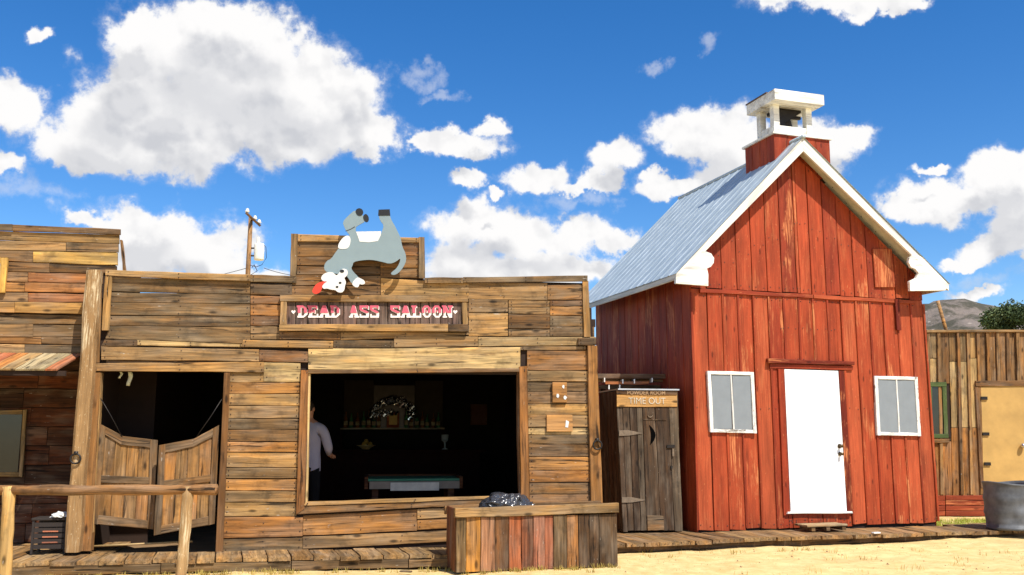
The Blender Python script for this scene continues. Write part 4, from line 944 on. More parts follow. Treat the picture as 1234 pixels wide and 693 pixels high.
# side boards and the back
for k in range(14):
    y0 = .03 + k * BD / 14; y1 = .03 + (k + 1) * BD / 14 - .008
    plank(barn, 'side_board', (0, y0, -.1), (0, y0, rake(0, .05)), (0, y1, rake(0, .05)), (0, y1, -.1), .024, rnd.choice([RD, RD2]), RED, out=(-1, 0, 0)); plank(barn, 'side_board', (BW, y0, -.1), (BW, y0, rake(BW, .05)), (BW, y1, rake(BW, .05)), (BW, y1, -.1), .024, rnd.choice([RD, RD2]), RED, out=(1, 0, 0))
bm = bmesh.new(); pts = [(.03, -.1), (BW - .03, -.1), (BW - .03, 3.6), (RU, rake(RU, .2)), (.03, 3.6)]
for y in (.03, BD - .02):
    V = [bm.verts.new((a, y, b)) for a, b in pts]; bm.faces.new(V)
from_bm('backing_wall', bm, DARK, barn)
for k in range(8): u0 = k * BW / 8; u1 = (k + 1) * BW / 8 - .006; plank(barn, 'back_board', (u0, BD + .02, -.1), (u0, BD + .02, rake(u0, .2)), (u1, BD + .02, rake(u1, .2)), (u1, BD + .02, -.1), .024, RD2, RED, out=(0, 1, 0))
# steel roof panels with raised ribs
m, nb, b = new_mat('galvanised_roof_sheet')
tc = nb.new('ShaderNodeTexCoord').outputs['Object']; oi = nb.new('ShaderNodeObjectInfo')
st_ = nb.noise(nb.v('MULTIPLY', tc, (3, 14, 3)), 1.2, 4, .6)
nb.put(b.inputs['Base Color'], nb.mix(nb.ss(st_, .35, .7), srgb(164, 178, 184), srgb(190, 202, 208))); b.inputs['Metallic'].default_value = .25; nb.put(b.inputs['Roughness'], nb.lin(st_, .3, .7, .42, .58))
STEEL = m
YB = BD + .22
def roof_panel(side, y0, y1):
    slope = SLOPE[side]
    ue = ULE - .02 if side < 0 else URE + .02
    prof = []; y = y0; n = max(1, round((y1 - y0) / .26)); stp = (y1 - y0) / n
    for i in range(n): a = y0 + i * stp; prof += [(a, 0), (a + stp * .72, 0), (a + stp * .78, .009), (a + stp * .86, .009), (a + stp * .92, 0)]
    prof.append((y1, 0)); bm = bmesh.new(); nrm = Vector((side * slope, 0, 1)).normalized()
    cols_ = []
    for (yy, h) in prof:
        top = Vector((RU, yy, ZR + .03)) + nrm * h; bot = Vector((ue, yy, ZR + .03 - abs(ue - RU) * slope)) + nrm * h
        cols_.append([bm.verts.new(top.lerp(bot, t) + Vector((0, 0, 0))) for t in (0, .5, 1)] )
    under = [[bm.verts.new(v.co - nrm * .012) for v in (c[0], c[2])] for c in (cols_[0], cols_[-1])]
    for c0_, c1_ in zip(cols_, cols_[1:]):
        for k in range(2): bm.faces.new((c0_[k], c0_[k + 1], c1_[k + 1], c1_[k]))
    return from_bm('roof_panel', bm, STEEL, barn)
for side in (-1, 1):
    for i in range(5): roof_panel(side, OVH - .02 + (YB - OVH + .02) * i / 5, OVH - .02 + (YB - OVH + .02) * (i + 1) / 5)
for side in (-1, 1):
    ue = ULE if side < 0 else URE
    slope = SLOPE[side]; dz = abs(ue - RU) * slope
    bm = bmesh.new(); a = [(RU, ZR + .012), (ue, ZR + .012 - dz), (ue, ZR - .03 - dz), (RU, ZR - .04)]
    f = [bm.verts.new((x, OVH + .04, z)) for x, z in a]; g = [bm.verts.new((x, YB - .02, z)) for x, z in a]; bm.faces.new(f); bm.faces.new(g[::-1])
    for i in range(4): bm.faces.new((f[i], f[(i + 1) % 4], g[(i + 1) % 4], g[i]))
    from_bm('roof_deck', bm, plain('cream_soffit', srgb(206, 198, 176), .7), barn)
    # eave fascia
    plank(barn, 'fascia', (ue + side * .012, OVH + .03, ZR - dz - .075), (ue + side * .012, YB - .02, ZR - dz - .075), (ue + side * .012, YB - .02, ZR - dz + .01), (ue + side * .012, OVH + .03, ZR - dz + .01), .02, srgb(232, 224, 204), WHITE, out=(side, 0, 0))
tubeo('ridge_cap', [(RU, OVH - .03, ZR + .035), (RU, YB, ZR + .035)], .035, STEEL, barn, 8)
WH = srgb(240, 238, 228, .94)
wdt = .20
for side in (-1, 1):
    ue = ULE + .0 if side < 0 else URE; slope = SLOPE[side]
    plank(barn, 'rake_board', (RU, OVH, ZR + .022), (ue, OVH, ZR + .022 - abs(ue - RU) * slope), (ue + (-side) * .0, OVH, ZR + .022 - abs(ue - RU) * slope - wdt * .55), (RU, OVH, ZR - wdt), .035, WH, WHITE, n=8, jit=.002, v=.02)
for pts in ([(814.5, 331), (838, 312), (847, 302), (852, 303.5), (857, 305.5), (860.5, 311), (860, 317), (856.5, 321.5), (852, 323.5), (853.5, 331), (853.5, 344.5), (814.5, 341.5)],
            [(1112, 310), (1143.5, 343), (1139, 350), (1097, 350.5), (1096, 339), (1104, 335), (1107, 329), (1103, 324), (1098, 322), (1095, 316), (1096, 310.5), (1101, 306)]):
    P = [B.uv(x, y, OVH - .006) for x, y in pts]; prism('rake_bracket', [(p.x, p.z) for p in P], OVH - .008, .05, WHITE, barn, WH)
# door
DWT = plain('white_door_paint', srgb(240, 241, 242), .35, var=.02, scale=2)
P = [B.uv(x, y, -.03) for x, y in ((945.3, 445), (1010, 447), (1020.6, 618), (953.2, 618.6))]
door = prism('door', [(p.x, p.z) for p in P], -.03, .04, DWT, barn)
GOLD = plain('worn_brass_lock', srgb(96, 80, 56), .35, .8)
for (x, y, r_) in ((1011.5, 537.5, .034), (1012, 547, .03)):
    q = B.uv(x, y, -.03); bm = bmesh.new(); lathe(bm, [(r_, 0), (r_, .012), (r_ * .55, .016), (r_ * .5, .04), (r_ * .8, .05), (r_ * .7, .07), (.004, .075)], seg=16); bmesh.ops.rotate(bm, cent=(0, 0, 0), matrix=Matrix.Rotation(R(90), 3, 'X'), verts=bm.verts); bmesh.ops.translate(bm, vec=(q.x, -.03, q.z), verts=bm.verts); from_bm('handle', bm, GOLD, door, smooth=True)
hplank(barn, B, Q((926, 432), (1030, 436), (1030, 440), (926, 437.5)), -.07, .08, RDD, 'door_lintel', RED); hplank(barn, B, Q((928, 438), (1028, 441), (1028, 446), (928, 444)), -.03, .03, RD2, 'door_head', RED)
vplank(barn, B, Q((938, 444.4), (944.8, 444.6), (952.6, 621), (945, 621)), -.035, .035, RD2, 'door_casing', RED); vplank(barn, B, Q((1010.6, 447), (1017.5, 447), (1028.5, 618), (1021.3, 618)), -.035, .035, RDD, 'door_casing', RED)
hplank(barn, B, Q((950, 616.6), (1027, 616.3), (1028, 618.8), (949, 619.4)), -.06, .06, WH, 'door_sill', WHITE)
# windows: old white sashes hung on the wall
PANE = plain('grey_window_screen', srgb(128, 134, 138), .35, var=.06, spec=.5)
def sash(q, mx_, wear_tl):
    tl, tr, br, bl = [B.uv(x, y, -.05) for x, y in q]; cen = (tl + tr + br + bl) / 4
    L = lambda s, t, d=0.0: (bl.lerp(br, s)).lerp(tl.lerp(tr, s), t) + Vector((0, d, 0)) - cen
    bm = bmesh.new(); f = [bm.verts.new(L(s, t, .02)) for s, t in ((.02, .02), (.98, .02), (.98, .98), (.02, .98))]; g = [bm.verts.new(v.co + Vector((0, .025, 0))) for v in f]; bm.faces.new(f); bm.faces.new(g[::-1])
    for i in range(4): bm.faces.new((f[i], f[(i + 1) % 4], g[(i + 1) % 4], g[i]))
    wn = from_bm('window', bm, DARK, barn); wn.location = cen
    a = .075; bt = .055
    for s0, s1 in ((0, a), (1 - a, 1)): plank(wn, 'stile', L(s0, 0), L(s0, 1), L(s1, 1), L(s1, 0), .045, srgb(232, 230, 222), SASH, v=.02, jit=.002)
    plank(wn, 'muntin', L(.49, bt, .004), L(.49, 1 - bt, .004), L(.525, 1 - bt, .004), L(.525, bt, .004), .03, srgb(232, 230, 222), WHITE, v=.02, jit=.001)
    for t0, t1 in ((0, bt), (1 - bt, 1)): plank(wn, 'rail', L(a, t0, .001), L(1 - a, t0, .001), L(1 - a, t1, .001), L(a, t1, .001), .045, srgb(232, 230, 222), SASH, v=.02, jit=.002)
    for s0, s1 in ((a, .49), (.525, 1 - a)):
        p0, p1 = L(s0, bt, .015), L(s1, 1 - bt, .015); bm = bmesh.new(); box(bm, (p0.x, p0.y, p0.z), (p1.x, p0.y + .006, p1.z)); from_bm('pane', bm, PANE, wn)
sash(((852.5, 447), (908.5, 448.4), (912.3, 522.3), (856.2, 520.8)), 0, 0); sash(((1054, 453), (1106, 454.2), (1110.4, 525.6), (1057.5, 524.6)), 0, 0)
# cupola
CY = .05
cL = B.uv(932.5, 163, CY).x; cR = B.uv(999.5, 170, CY).x; cT = (B.uv(932.5, 162, CY).z + B.uv(999.5, 168.5, CY).z) / 2
CDp = .84
cup = boxo('cupola', (cL + .02, CY + .02, rake(cL, .25)), (cR - .02, CY + CDp - .02, cT - .005), DARK, barn); cc = cup.location.copy()
for k in range(4):
    a = cL + (cR - cL) * k / 4; b_ = cL + (cR - cL) * (k + 1) / 4 - .006; V3 = lambda x, y, z: Vector((x, y, z)) - cc
    for y, out in ((CY, -1), (CY + CDp, 1)): plank(cup, 'board', V3(a, y, rake(cL, .2)), V3(a, y, cT), V3(b_, y, cT), V3(b_, y, rake(cL, .2)), .02, rnd.choice([RD, RD2]), RED, out=(0, out, 0))
    a = CY + CDp * k / 4; b_ = CY + CDp * (k + 1) / 4 - .006
    for x, out in ((cL, -1), (cR, 1)): plank(cup, 'board', V3(x, a, rake(cL, .12)), V3(x, a, cT), V3(x, b_, cT), V3(x, b_, rake(cL, .12)), .02, rnd.choice([RD, RD2]), RED, out=(out, 0, 0))
boxo('ledge', V3(cL - .035, CY - .035, cT + .001), V3(cR + .035, CY + CDp + .035, cT + .035), WHITE, cup, WH)
# white belfry on it
fl = B.uv(935, 158, CY + .06).x; frr = B.uv(981, 160, CY + .06).x; bT = B.uv(955, 124, CY + .06).z
y0, y1 = CY + .10, CY + .10 + (frr - fl) * .68; pw = .105; zr0 = cT + .036; zr1 = B.uv(955, 151.5, CY + .06).z; zh = B.uv(955, 127.5, CY + .06).z
for x in (fl, frr - pw):
    for y in (y0, y1 - pw): boxo('post', V3(x, y, zr0), V3(x + pw, y + pw, bT), WHITE, cup, WH)
for y in (y0 + .008, y1 - .04): 
    boxo('rail', V3(fl + pw, y, zr0), V3(frr - pw, y + .03, zr1), WHITE, cup, WH); boxo('header', V3(fl + pw, y, zh), V3(frr - pw, y + .03, bT), WHITE, cup, WH)
for x in (fl + .008, frr - .04):
    boxo('rail', V3(x, y0 + pw, zr0), V3(x + .03, y1 - pw, zr1), WHITE, cup, WH); boxo('header', V3(x, y0 + pw, zh), V3(x + .03, y1 - pw, bT), WHITE, cup, WH)
rl = B.uv(933.5, 112, CY - .1).x; rr = B.uv(993, 117, CY - .1).x; rz = B.uv(963, 123, CY - .1).z; rzt = B.uv(963, 110.5, CY - .1).z
ov_ = (rr - rl - (frr - fl)) / 2
boxo('belfry_roof', V3(rl, CY - .1, rz), V3(rr, y1 + .13, rzt), WHITE, cup, WH, .006)
boxo('roof_sheet', V3(rl - .01, CY + .12, rzt + .001), V3(rr - .05, y1 + .14, rzt + .02), plain('rusty_sheet', srgb(90, 66, 56), .7), cup)
bm = bmesh.new(); cxm = (fl + frr) / 2; lathe(bm, [(.03, .28), (.08, .27), (.12, .2), (.14, .1), (.17, .03), (.20, 0), (.19, -.01), (.02, .02)], seg=24)
bl_ = from_bm('bell', bm, IRON, cup, smooth=True); bl_.location = V3(cxm, (y0 + y1) / 2, zr1 - .02); bl_.scale = (.9, .9, .9)
boxo('bell_yoke', V3(fl + .05, (y0 + y1) / 2 - .025, zr1 + .225), V3(frr - .05, (y0 + y1) / 2 + .025, zr1 + .275), IRON, cup)
prism('bell_frame_and_dark', [(p.x, p.z) for p in [V3(fl + .11, 0, zr1 + .003), V3(fl + .33, 0, zr1 + .003), V3(fl + .29, 0, zr1 + .11), V3(fl + .36, 0, zr1 + .14), V3(frr - .11, 0, zh - .03), V3(frr - .11, 0, zh), V3(fl + .11, 0, zh)]], (y0 + .12) - cc.y, .02, IRON, cup)  # flat dark sheet: bell frame widened to paint the belfry's shaded inside

# wooden step below the white door
ST = sub(B, 990, 640, -.30)
step = thing('wooden_step', world(B, B.uv(992, 638, -.35).x, -.42, .0), B.deg, 'low weathered plank step under the white door of the red barn', 'step')
for i in range(3): plank(step, 'board', (-.33, i * .105 - .02, .085), (.35, i * .105 - .02, .085), (.35, i * .105 + .08, .085), (-.33, i * .105 + .08, .085), .025, c_(176, 150, 112), out=(0, 0, 1))
for x in (-.25, .0, .27): boxo('runner', (x, -.01, 0), (x + .06, .28, .059), WOOD, step, c_(120, 92, 60))

# ================================================================== PLANK BUILDING AT THE RIGHT
RF = Frame(at_z(1150, 622, 0), -1.5, 0)
shed = thing('plank_building', RF.loc(), RF.deg, 'brown board and batten building with a tan plywood door, right of the red barn', 'building')
YT = 399; xb = [1108, 1119, 1131.6, 1143.5, 1155.5, 1167.5, 1179.5, 1191, 1203, 1215, 1227, 1239, 1252, 1266, 1280, 1296, 1312]
for i, (a, b) in enumerate(zip(xb, xb[1:])):
    da = 8 * 0 + 6; ym = 437 if i in (2, 3, 4) else None
    dd = lambda y: (y - YT) / 190 * 4.5
    indoor = a > 1177 and a < 1238; inwin = 1120 < a < 1143 
    yb = 465 if indoor else 597
    def seg(y0, y1, col): vplank(shed, RF, Q((a + dd(y0), y0), (b - .6 + dd(y0), y0), (b - .6 + dd(y1), y1), (a + dd(y1), y1)), jw(), .025, col, 'board')
    if indoor: seg(YT, yb, rnd.choice([c_(134, 96, 56), c_(150, 108, 64), c_(168, 126, 74)]))
    elif inwin: seg(YT, 462, c_(124, 88, 50)); seg(527, 531, DKB); seg(532, yb, ORG2)
    else:
        k = rnd.uniform(425, 445); seg(YT, k, rnd.choice([c_(150, 120, 78), c_(168, 132, 80), c_(132, 104, 66)])); seg(k + .6, 515, c_(208, 172, 112) if i in (1, 3, 4, 5) else c_(176, 146, 96)); seg(515.6, yb, ORG2)
    vplank(shed, RF, Q((b - 2.4 + dd(YT), YT + 1), (b + 1.4 + dd(YT), YT + 1), (b + 1.4 + dd(yb), min(yb, 596) - (0 if not indoor else 2)), (b - 2.4 + dd(yb), min(yb, 596) - (0 if not indoor else 2))), -.035, .03, rnd.choice([c_(150, 108, 60), c_(164, 120, 68), c_(126, 88, 50)]), 'batten') if not inwin else None
hplank(shed, RF, Q((1117, 397.5), (1320, 397.5), (1320, 400), (1117, 400.5)), -.05, .1, GT, 'cap_board')
PLY = plain('tan_plywood', srgb(200, 160, 92, .9), .7, var=.16, scale=2.5)
P = [RF.uv(x, y, -.03) for x, y in ((1179.5, 466), (1236, 465), (1242, 588), (1186, 588))]
sd = prism('door', [(p.x, p.z) for p in P], -.03, .04, PLY, shed)
hplank(shed, RF, Q((1176, 458.8), (1240, 458.8), (1240, 465), (1176, 465.5)), -.05, .05, c_(116, 78, 44), 'door_lintel')
vplank(shed, RF, Q((1175.5, 466), (1179.3, 466), (1186, 588), (1182, 588)), -.04, .04, c_(126, 84, 46), 'door_casing'); vplank(shed, RF, Q((1236.2, 466), (1241, 466), (1247, 588), (1242.2, 588)), -.04, .04, c_(126, 84, 46), 'door_casing')
for y in (480, 523, 559): p = RF.uv(1184 + (y - 466) * .05, y, 0); boxo('hinge', (p.x - .06, -.055, p.z - .03), (p.x + .06, -.031, p.z + .03), IRON, sd)
p = RF.uv(1230.5, 537, 0); bm = bmesh.new(); bmesh.ops.create_icosphere(bm, subdivisions=2, radius=.05); bmesh.ops.translate(bm, vec=(p.x, -.085, p.z), verts=bm.verts); from_bm('knob', bm, plain('steel_knob', srgb(200, 200, 205), .2, .9), sd, smooth=True)
tubeo('knob_stem', [(p.x, -.029, p.z), (p.x, -.07, p.z)], .02, IRON, sd, 8)
GRN = srgb(84, 100, 56)
a, b = RF.uv(1123, 527, -.02), RF.uv(1141.5, 462, -.02)
gw = boxo('window', (a.x, -.02, a.z), (b.x, .0, b.z), DARK, shed); gc = gw.location.copy()
for q, ax in ((Q((1121, 460.5), (1140.5, 460.5), (1140.8, 466), (1121, 466)), 'h'), (Q((1121, 523), (1143, 523), (1143, 528), (1121, 528)), 'h'), (Q((1135.5, 466.2), (1140.8, 466.2), (1143, 522.8), (1138, 522.8)), 'v'), (Q((1119, 466.2), (1123, 466.2), (1124.5, 522.8), (1120.5, 522.8)), 'v')):
    tl, tr, br, bl = [RF.uv(x, y, -.05) - gc for x, y in q]; plank(gw, 'frame', *((bl, br, tr, tl) if ax == 'h' else (bl, tl, tr, br)), .04, GRN, WHITE)
a, b = RF.uv(1123, 523, -.03) - gc, RF.uv(1137, 466, -.03) - gc; boxo('pane', (a.x, -.016, a.z), (b.x, -.0105, b.z), GLASS, gw)
hplank(shed, RF, Q((1122, 529), (1144, 529), (1144, 533.5), (1122, 533.5)), -.05, .05, BRN, 'window_sill')
for a_, b_ in ((1108, 1139), (1140, 1192), (1193, 1262), (1263, 1320)):
    for i in range(4): hplank(shed, RF, Q((a_, 597 + i * 6.3), (b_, 597 + i * 6.3), (b_, 602.8 + i * 6.3), (a_, 602.8 + i * 6.3)), -.03 + jw(), .03, srgb(140, 62, 36), 'skirt_board', RED)
bm = bmesh.new(); p, q = RF.uv(1106, 399.5, .03), RF.uv(1322, 622, .03); box(bm, (p.x, .03, -.1), (q.x, .06, p.z)); box(bm, (p.x, .07, p.z - .4), (q.x, 4, p.z - .32)); box(bm, (p.x, 3.9, -.1), (q.x, 3.96, p.z - .41)); box(bm, (p.x, .07, -.1), (p.x + .05, 3.89, p.z - .41)); from_bm('backing_wall', bm, DARK, shed)
x0_ = p.x - .004
for k in range(12): plank(shed, 'side_board', (x0_, .07 + k * .32, -.05), (x0_, .07 + k * .32, q.z * 0 + p.z - .3), (x0_, .38 + k * .32, p.z - .3), (x0_, .38 + k * .32, -.05), .024, rnd.choice([TAN, ORG2, BRN]), out=(-1, 0, 0))
# leaning pole behind the wall
PY = world(RF, 0, .16, 0).y
a, b = at_y(1130, 362.5, PY), at_y(1144, 412, PY); d = (b - a).normalized()
lpz = tubeo('leaning_pole', [Vector((0, 0, 0)) - d * 0, d * ((a.z - (RF.uv(1142, 399.5, .16).z - .32)) / -d.z)], .035, WOOD, None, 8, c_(180, 130, 70)); lpz.location = a
tag(lpz, 'thin leaning wooden pole sticking up over the plank building wall', 'pole')
# trash can
m, nb, b = new_mat('dented_galvanised_steel'); tc = nb.new('ShaderNodeTexCoord').outputs['Object']; n_ = nb.noise(tc, 5, 5, .6)
nb.put(b.inputs['Base Color'], nb.mix(nb.ss(n_, .3, .7), srgb(74, 76, 80), srgb(104, 106, 108))); b.inputs['Metallic'].default_value = .15; b.inputs['Roughness'].default_value = .65
tcp = at_z(1222, 640, .10); pxm = 1130 / tcp.y
bm = bmesh.new(); hh = 55 / pxm * 1.0; rr_ = 26.5 / pxm
prof = [(rr_ * .96, 0), (rr_ * .98, .02), (rr_ * .97, .05)] + [(rr_ * (.97 + .02 * t / 12) + (.012 if t in (4, 8) else 0), .05 + (hh - .08) * t / 12) for t in range(13)] + [(rr_ * 1.01, hh - .02), (rr_ * 1.01, hh), (rr_ * .97, hh), (rr_ * .90, hh - .05), (.78 * rr_, .03)]
lathe(bm, prof, seg=48)
for v in bm.verts:
    a_ = math.atan2(v.co.y, v.co.x); k = 1 - .09 * math.exp(-((a_ + 1.3) / .35) ** 2 - ((v.co.z - hh * .55) / .1) ** 2) - .07 * math.exp(-((a_ + 1.9) / .25) ** 2 - ((v.co.z - hh * .25) / .1) ** 2) + .03 * mnoise.noise(v.co * 6)
    v.co.x *= k; v.co.y *= k
    if v.co.z > hh * .7: v.co.z += .02 * math.sin(a_ * 2 + 1)
can = from_bm('trash_can', bm, m, smooth=True); can.location = (tcp.x + .10, tcp.y + rr_ * .9, .10)
tag(can, 'dented grey galvanised trash can without lid in front of the tan door', 'trash can')

# tree behind
LEAF = plain('dark_leaf', (.062, .098, .034), .8, var=.5, scale=1.5)
LEAF2 = plain('mid_leaf', (.095, .125, .045), .8, var=.5, scale=1.5)
BARK = plain('tree_bark', srgb(96, 74, 54), .9, var=.4, scale=8, bump=.6)
tp = at_y(1226, 400, 46); tree = thing('leafy_tree', (tp.x, 46, 0), 0, 'dark green round topped tree behind the plank building at the right', 'tree')
zt_ = at_y(1226, 364, 46).z
bm = bmesh.new(); tube(bm, [(0, 0, -.1), (.05, 0, 1.6), (.0, .1, 3.2), (.1, 0, 5.2)], [.28, .22, .17, .07], 10)
for k in range(9): a_ = k * 2.4; tube(bm, [(.02, .05, 2.2 + k * .25), (math.cos(a_) * 1.1, math.sin(a_) * 1.1, 3.6 + k * .28), (math.cos(a_) * 1.9, math.sin(a_) * 1.9, 4.6 + k * .25)], [.09, .06, .02], 7)
from_bm('trunk', bm, BARK, tree, smooth=True)
bm = bmesh.new(); clumps = []
for k in range(60):
    a_ = rnd.uniform(0, 6.28); z = rnd.uniform(-1, 1); q = math.sqrt(1 - z * z) * rnd.uniform(.55, 1)
    clumps.append((Vector((q * math.cos(a_) * 1.9, q * math.sin(a_) * 1.9, zt_ - 2.2 + z * 1.7)), rnd.uniform(.42, .7)))
for c_0, r0 in clumps:
    mi = rnd.random() < .4
    for k in range(600):
        d = Vector((rnd.gauss(0, 1), rnd.gauss(0, 1), rnd.gauss(0, .8))).normalized() * r0 * rnd.uniform(.45, 1.05); p = c_0 + d
        n_ = Vector((rnd.gauss(0, 1), rnd.gauss(0, 1), rnd.gauss(.5, 1))).normalized(); t_ = n_.orthogonal().normalized(); b2 = n_.cross(t_); s_ = rnd.uniform(.035, .07)
        f = bm.faces.new([bm.verts.new(p + t_ * s_ * 1.5), bm.verts.new(p + b2 * s_ * .7), bm.verts.new(p - t_ * s_ * 1.5), bm.verts.new(p - b2 * s_ * .7)]); f.material_index = 1 if mi else 0
from_bm('crown', bm, [LEAF, LEAF2], tree, recalc=False)

# utility pole with transformer
UY = 42; ub = at_y(298.5, 335, UY); ut = at_y(302.2, 262, UY)
util = thing('utility_pole', (ub.x, UY, 0), 0, 'wooden utility pole with crossarm and pale transformer behind the saloon', 'utility pole')
o_ = Vector((ub.x, UY, 0)); dp = (ut - ub).normalized(); foot = ub + dp * (-ub.z / dp.z) 
tubeo('pole', [foot - o_, ub - o_, ut - o_], [.17, .11, .095], wood_mat('pole_wood', up=True), util, 10, c_(160, 120, 78))
near, far = at_y(297.4, 254, UY - 1.2), at_y(312.8, 274.5, UY + 1.2)
nn_ = near - o_; ff_ = far - o_; nn_.z = ff_.z = (nn_.z + ff_.z) / 2
tubeo('crossarm', [nn_ + Vector((.0, 0, 0)), ff_], .075, WOOD, util, 4, c_(112, 78, 52))
CER = plain('pale_ceramic', srgb(226, 226, 220), .3)
for t in (.04, .62, .95): p = nn_.lerp(ff_, t); latheo('insulator', [(.02, 0), (.09, .02), (.10, .08), (.05, .10), (.08, .15), (.02, .2)], CER, util, p + Vector((0, 0, .06)), 12)
tpp = at_y(312.3, 303, UY) - o_
latheo('transformer', [(.02, -.42), (.21, -.40), (.225, -.36), (.225, .30), (.20, .36), (.02, .38)], plain('pale_transformer_paint', srgb(226, 226, 216), .45), util, tpp)
latheo('bushing', [(.05, 0), (.09, .06), (.05, .1), (.08, .16), (.05, .2), (.06, .28), (.02, .3)], CER, util, tpp + Vector((-.06, 0, .37)), 12)
tubeo('bracket', [tpp + Vector((-.2, 0, .15)), Vector((ut.x - o_.x - .02, 0, tpp.z + .15))], .04, IRON, util, 6); tubeo('bracket', [tpp + Vector((-.2, 0, -.2)), Vector((ut.x - o_.x - .05, 0, tpp.z - .2))], .04, IRON, util, 6)
tubeo('cable', [tpp + Vector((.12, 0, .38)), tpp + Vector((.30, 0, .2)), tpp + Vector((.34, 0, -.3)), tpp + Vector((.15, 0, -.62)), tpp + Vector((-.1, 0, -.72)), tpp + Vector((-.42, 0, -.62))], .014, IRON, util, 6)
tubeo('cable', [tpp + Vector((-.30, 0, -.75)), tpp + Vector((-.2, 0, -.62)), tpp + Vector((-.05, 0, -.9)), tpp + Vector((-.35, 0, -1.1))], .02, IRON, util, 6)
def wire(a, b, sag, label):
    pts = [a.lerp(b, i / 24) - Vector((0, 0, sag * 4 * (i / 24) * (1 - i / 24))) for i in range(25)]
    o = tubeo('power_line', [p - a for p in pts], .014, IRON, None, 5); o.location = a; tag(o, label, 'wire')
wire(at_y(301, 322, UY), at_y(120, 332, 60), .6, 'thin dark service wire running left from the utility pole behind the saloon')
wire(at_y(318, 323, UY), at_y(372, 333, UY + 3), .1, 'thin dark service wire running right from the transformer behind the raised front')

# ================================================================== INSIDE THE SALOON
def inr(px, py, d): 
    p = S.uv(px, py, d); return world(S, *p)
FELT = plain('green_felt', (.10, .30, .17), .9); LAM = plain('pale_table_apron', srgb(222, 214, 200), .5); 
pt = S.uv(497, 577, 2.1); z0_ = pt.z
tb = thing('pool_table', world(S, S.uv(499, 577, 2.1).x, 2.1, -.03), S.deg, 'small pool table with green felt and pale front panel inside the saloon', 'pool table')
hw = .66; zz = z0_ + .03
boxo('felt', (-hw, 0, zz - .03), (hw, .95, zz), FELT, tb); boxo('front_apron', (-hw + .02, -.03, zz - .14), (hw - .0, -.001, zz - .035), plain('dark_apron', srgb(150, 134, 118), .5), tb); boxo('ball_return', (-.34, -.06, zz - .165), (.36, -.031, zz - .05), LAM, tb)
boxo('side_rail', (-hw - .05, -.005, zz - .14), (-hw - .001, .96, zz + .03), WOODS, tb, c_(110, 60, 34)); boxo('side_rail', (hw + .001, -.005, zz - .14), (hw + .05, .96, zz + .03), WOODS, tb, c_(110, 60, 34)); boxo('back_rail', (-hw, .951, zz - .1), (hw, 1.0, zz + .03), WOODS, tb, c_(110, 60, 34))
for x in (-.6, .5):
    for y in (.05, .8): boxo('leg', (x, y, 0), (x + .09, y + .09, zz - .141), WOODS, tb, c_(90, 50, 30))
# bar counter and back bar
bz = 1.08
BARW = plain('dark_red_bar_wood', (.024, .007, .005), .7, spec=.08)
bar = thing('bar_counter', world(S, S.uv(490, 548, 5.55).x, 5.55, -.03), S.deg, 'long dark red wooden bar counter behind the pool table', 'bar counter')
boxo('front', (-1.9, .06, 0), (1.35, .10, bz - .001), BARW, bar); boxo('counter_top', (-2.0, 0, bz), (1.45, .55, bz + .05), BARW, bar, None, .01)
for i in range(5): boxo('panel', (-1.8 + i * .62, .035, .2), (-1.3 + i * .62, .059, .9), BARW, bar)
bb_ = thing('back_bar', world(S, S.uv(475, 514, 7.05).x, 7.05, -.03), S.deg, 'dark back bar with a bottle shelf and mirror on the rear wall', 'back bar')
sz = S.uv(475, 515.5, 7.05).z + .03
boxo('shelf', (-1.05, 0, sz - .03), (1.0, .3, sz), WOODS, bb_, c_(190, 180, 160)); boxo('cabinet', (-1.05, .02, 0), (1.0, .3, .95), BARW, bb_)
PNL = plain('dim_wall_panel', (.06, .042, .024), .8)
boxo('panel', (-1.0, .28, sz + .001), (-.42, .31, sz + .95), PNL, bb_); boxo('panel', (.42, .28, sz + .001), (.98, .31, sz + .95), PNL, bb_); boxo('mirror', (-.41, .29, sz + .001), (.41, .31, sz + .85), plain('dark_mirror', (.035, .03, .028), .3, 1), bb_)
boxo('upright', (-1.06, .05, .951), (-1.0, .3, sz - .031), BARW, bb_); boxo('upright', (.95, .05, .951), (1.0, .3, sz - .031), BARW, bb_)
# silver foil garland, clock, bottles
FOIL = plain('silver_foil', (.92, .92, .95), .12, 1.0, .05)
gp = world(S, S.uv(474, 478, 7.0).x, 7.02, S.uv(474, 514.6, 7.0).z + .0)
gar = thing('foil_garland', gp, S.deg, 'glittering silver foil garland arched over the back bar', 'garland')
bm = bmesh.new()
for i in range(420):
    t = rnd.uniform(0, math.pi); rr2 = rnd.uniform(.30, .43); p = Vector((math.cos(t) * rr2 * 1.1, rnd.uniform(-.06, .06), .16 + math.sin(t) * rr2))
    if rnd.random() < .15: p = Vector((rnd.uniform(-.4, .1), -.05, .22 + rnd.uniform(0, .1)))
    n_ = Vector((rnd.gauss(0, .7), -1, rnd.gauss(0, .7))).normalized(); a_ = n_.orthogonal().normalized(); c2 = n_.cross(a_); s1, s2 = rnd.uniform(.02, .06), rnd.uniform(.006, .018)
    v_ = [bm.verts.new(p + a_ * x * s1 + c2 * y * s2 + n_ * (.006 if k else 0)) for k in (0, 1) for x, y in ((-1, -1), (1, -1), (1, 1), (-1, 1))]
    bm.faces.new(v_[:4]); bm.faces.new(v_[4:][::-1])
    for k in range(4): bm.faces.new((v_[k], v_[(k + 1) % 4], v_[4 + (k + 1) % 4], v_[4 + k]))
from_bm('foil_strips', bm, FOIL, gar)
clk = thing('mantel_clock', world(S, S.uv(474, 500, 7.0).x, 6.98 + .1, sz - .03), S.deg, 'small wooden cased picture or clock with a yellow face on the shelf', 'clock')
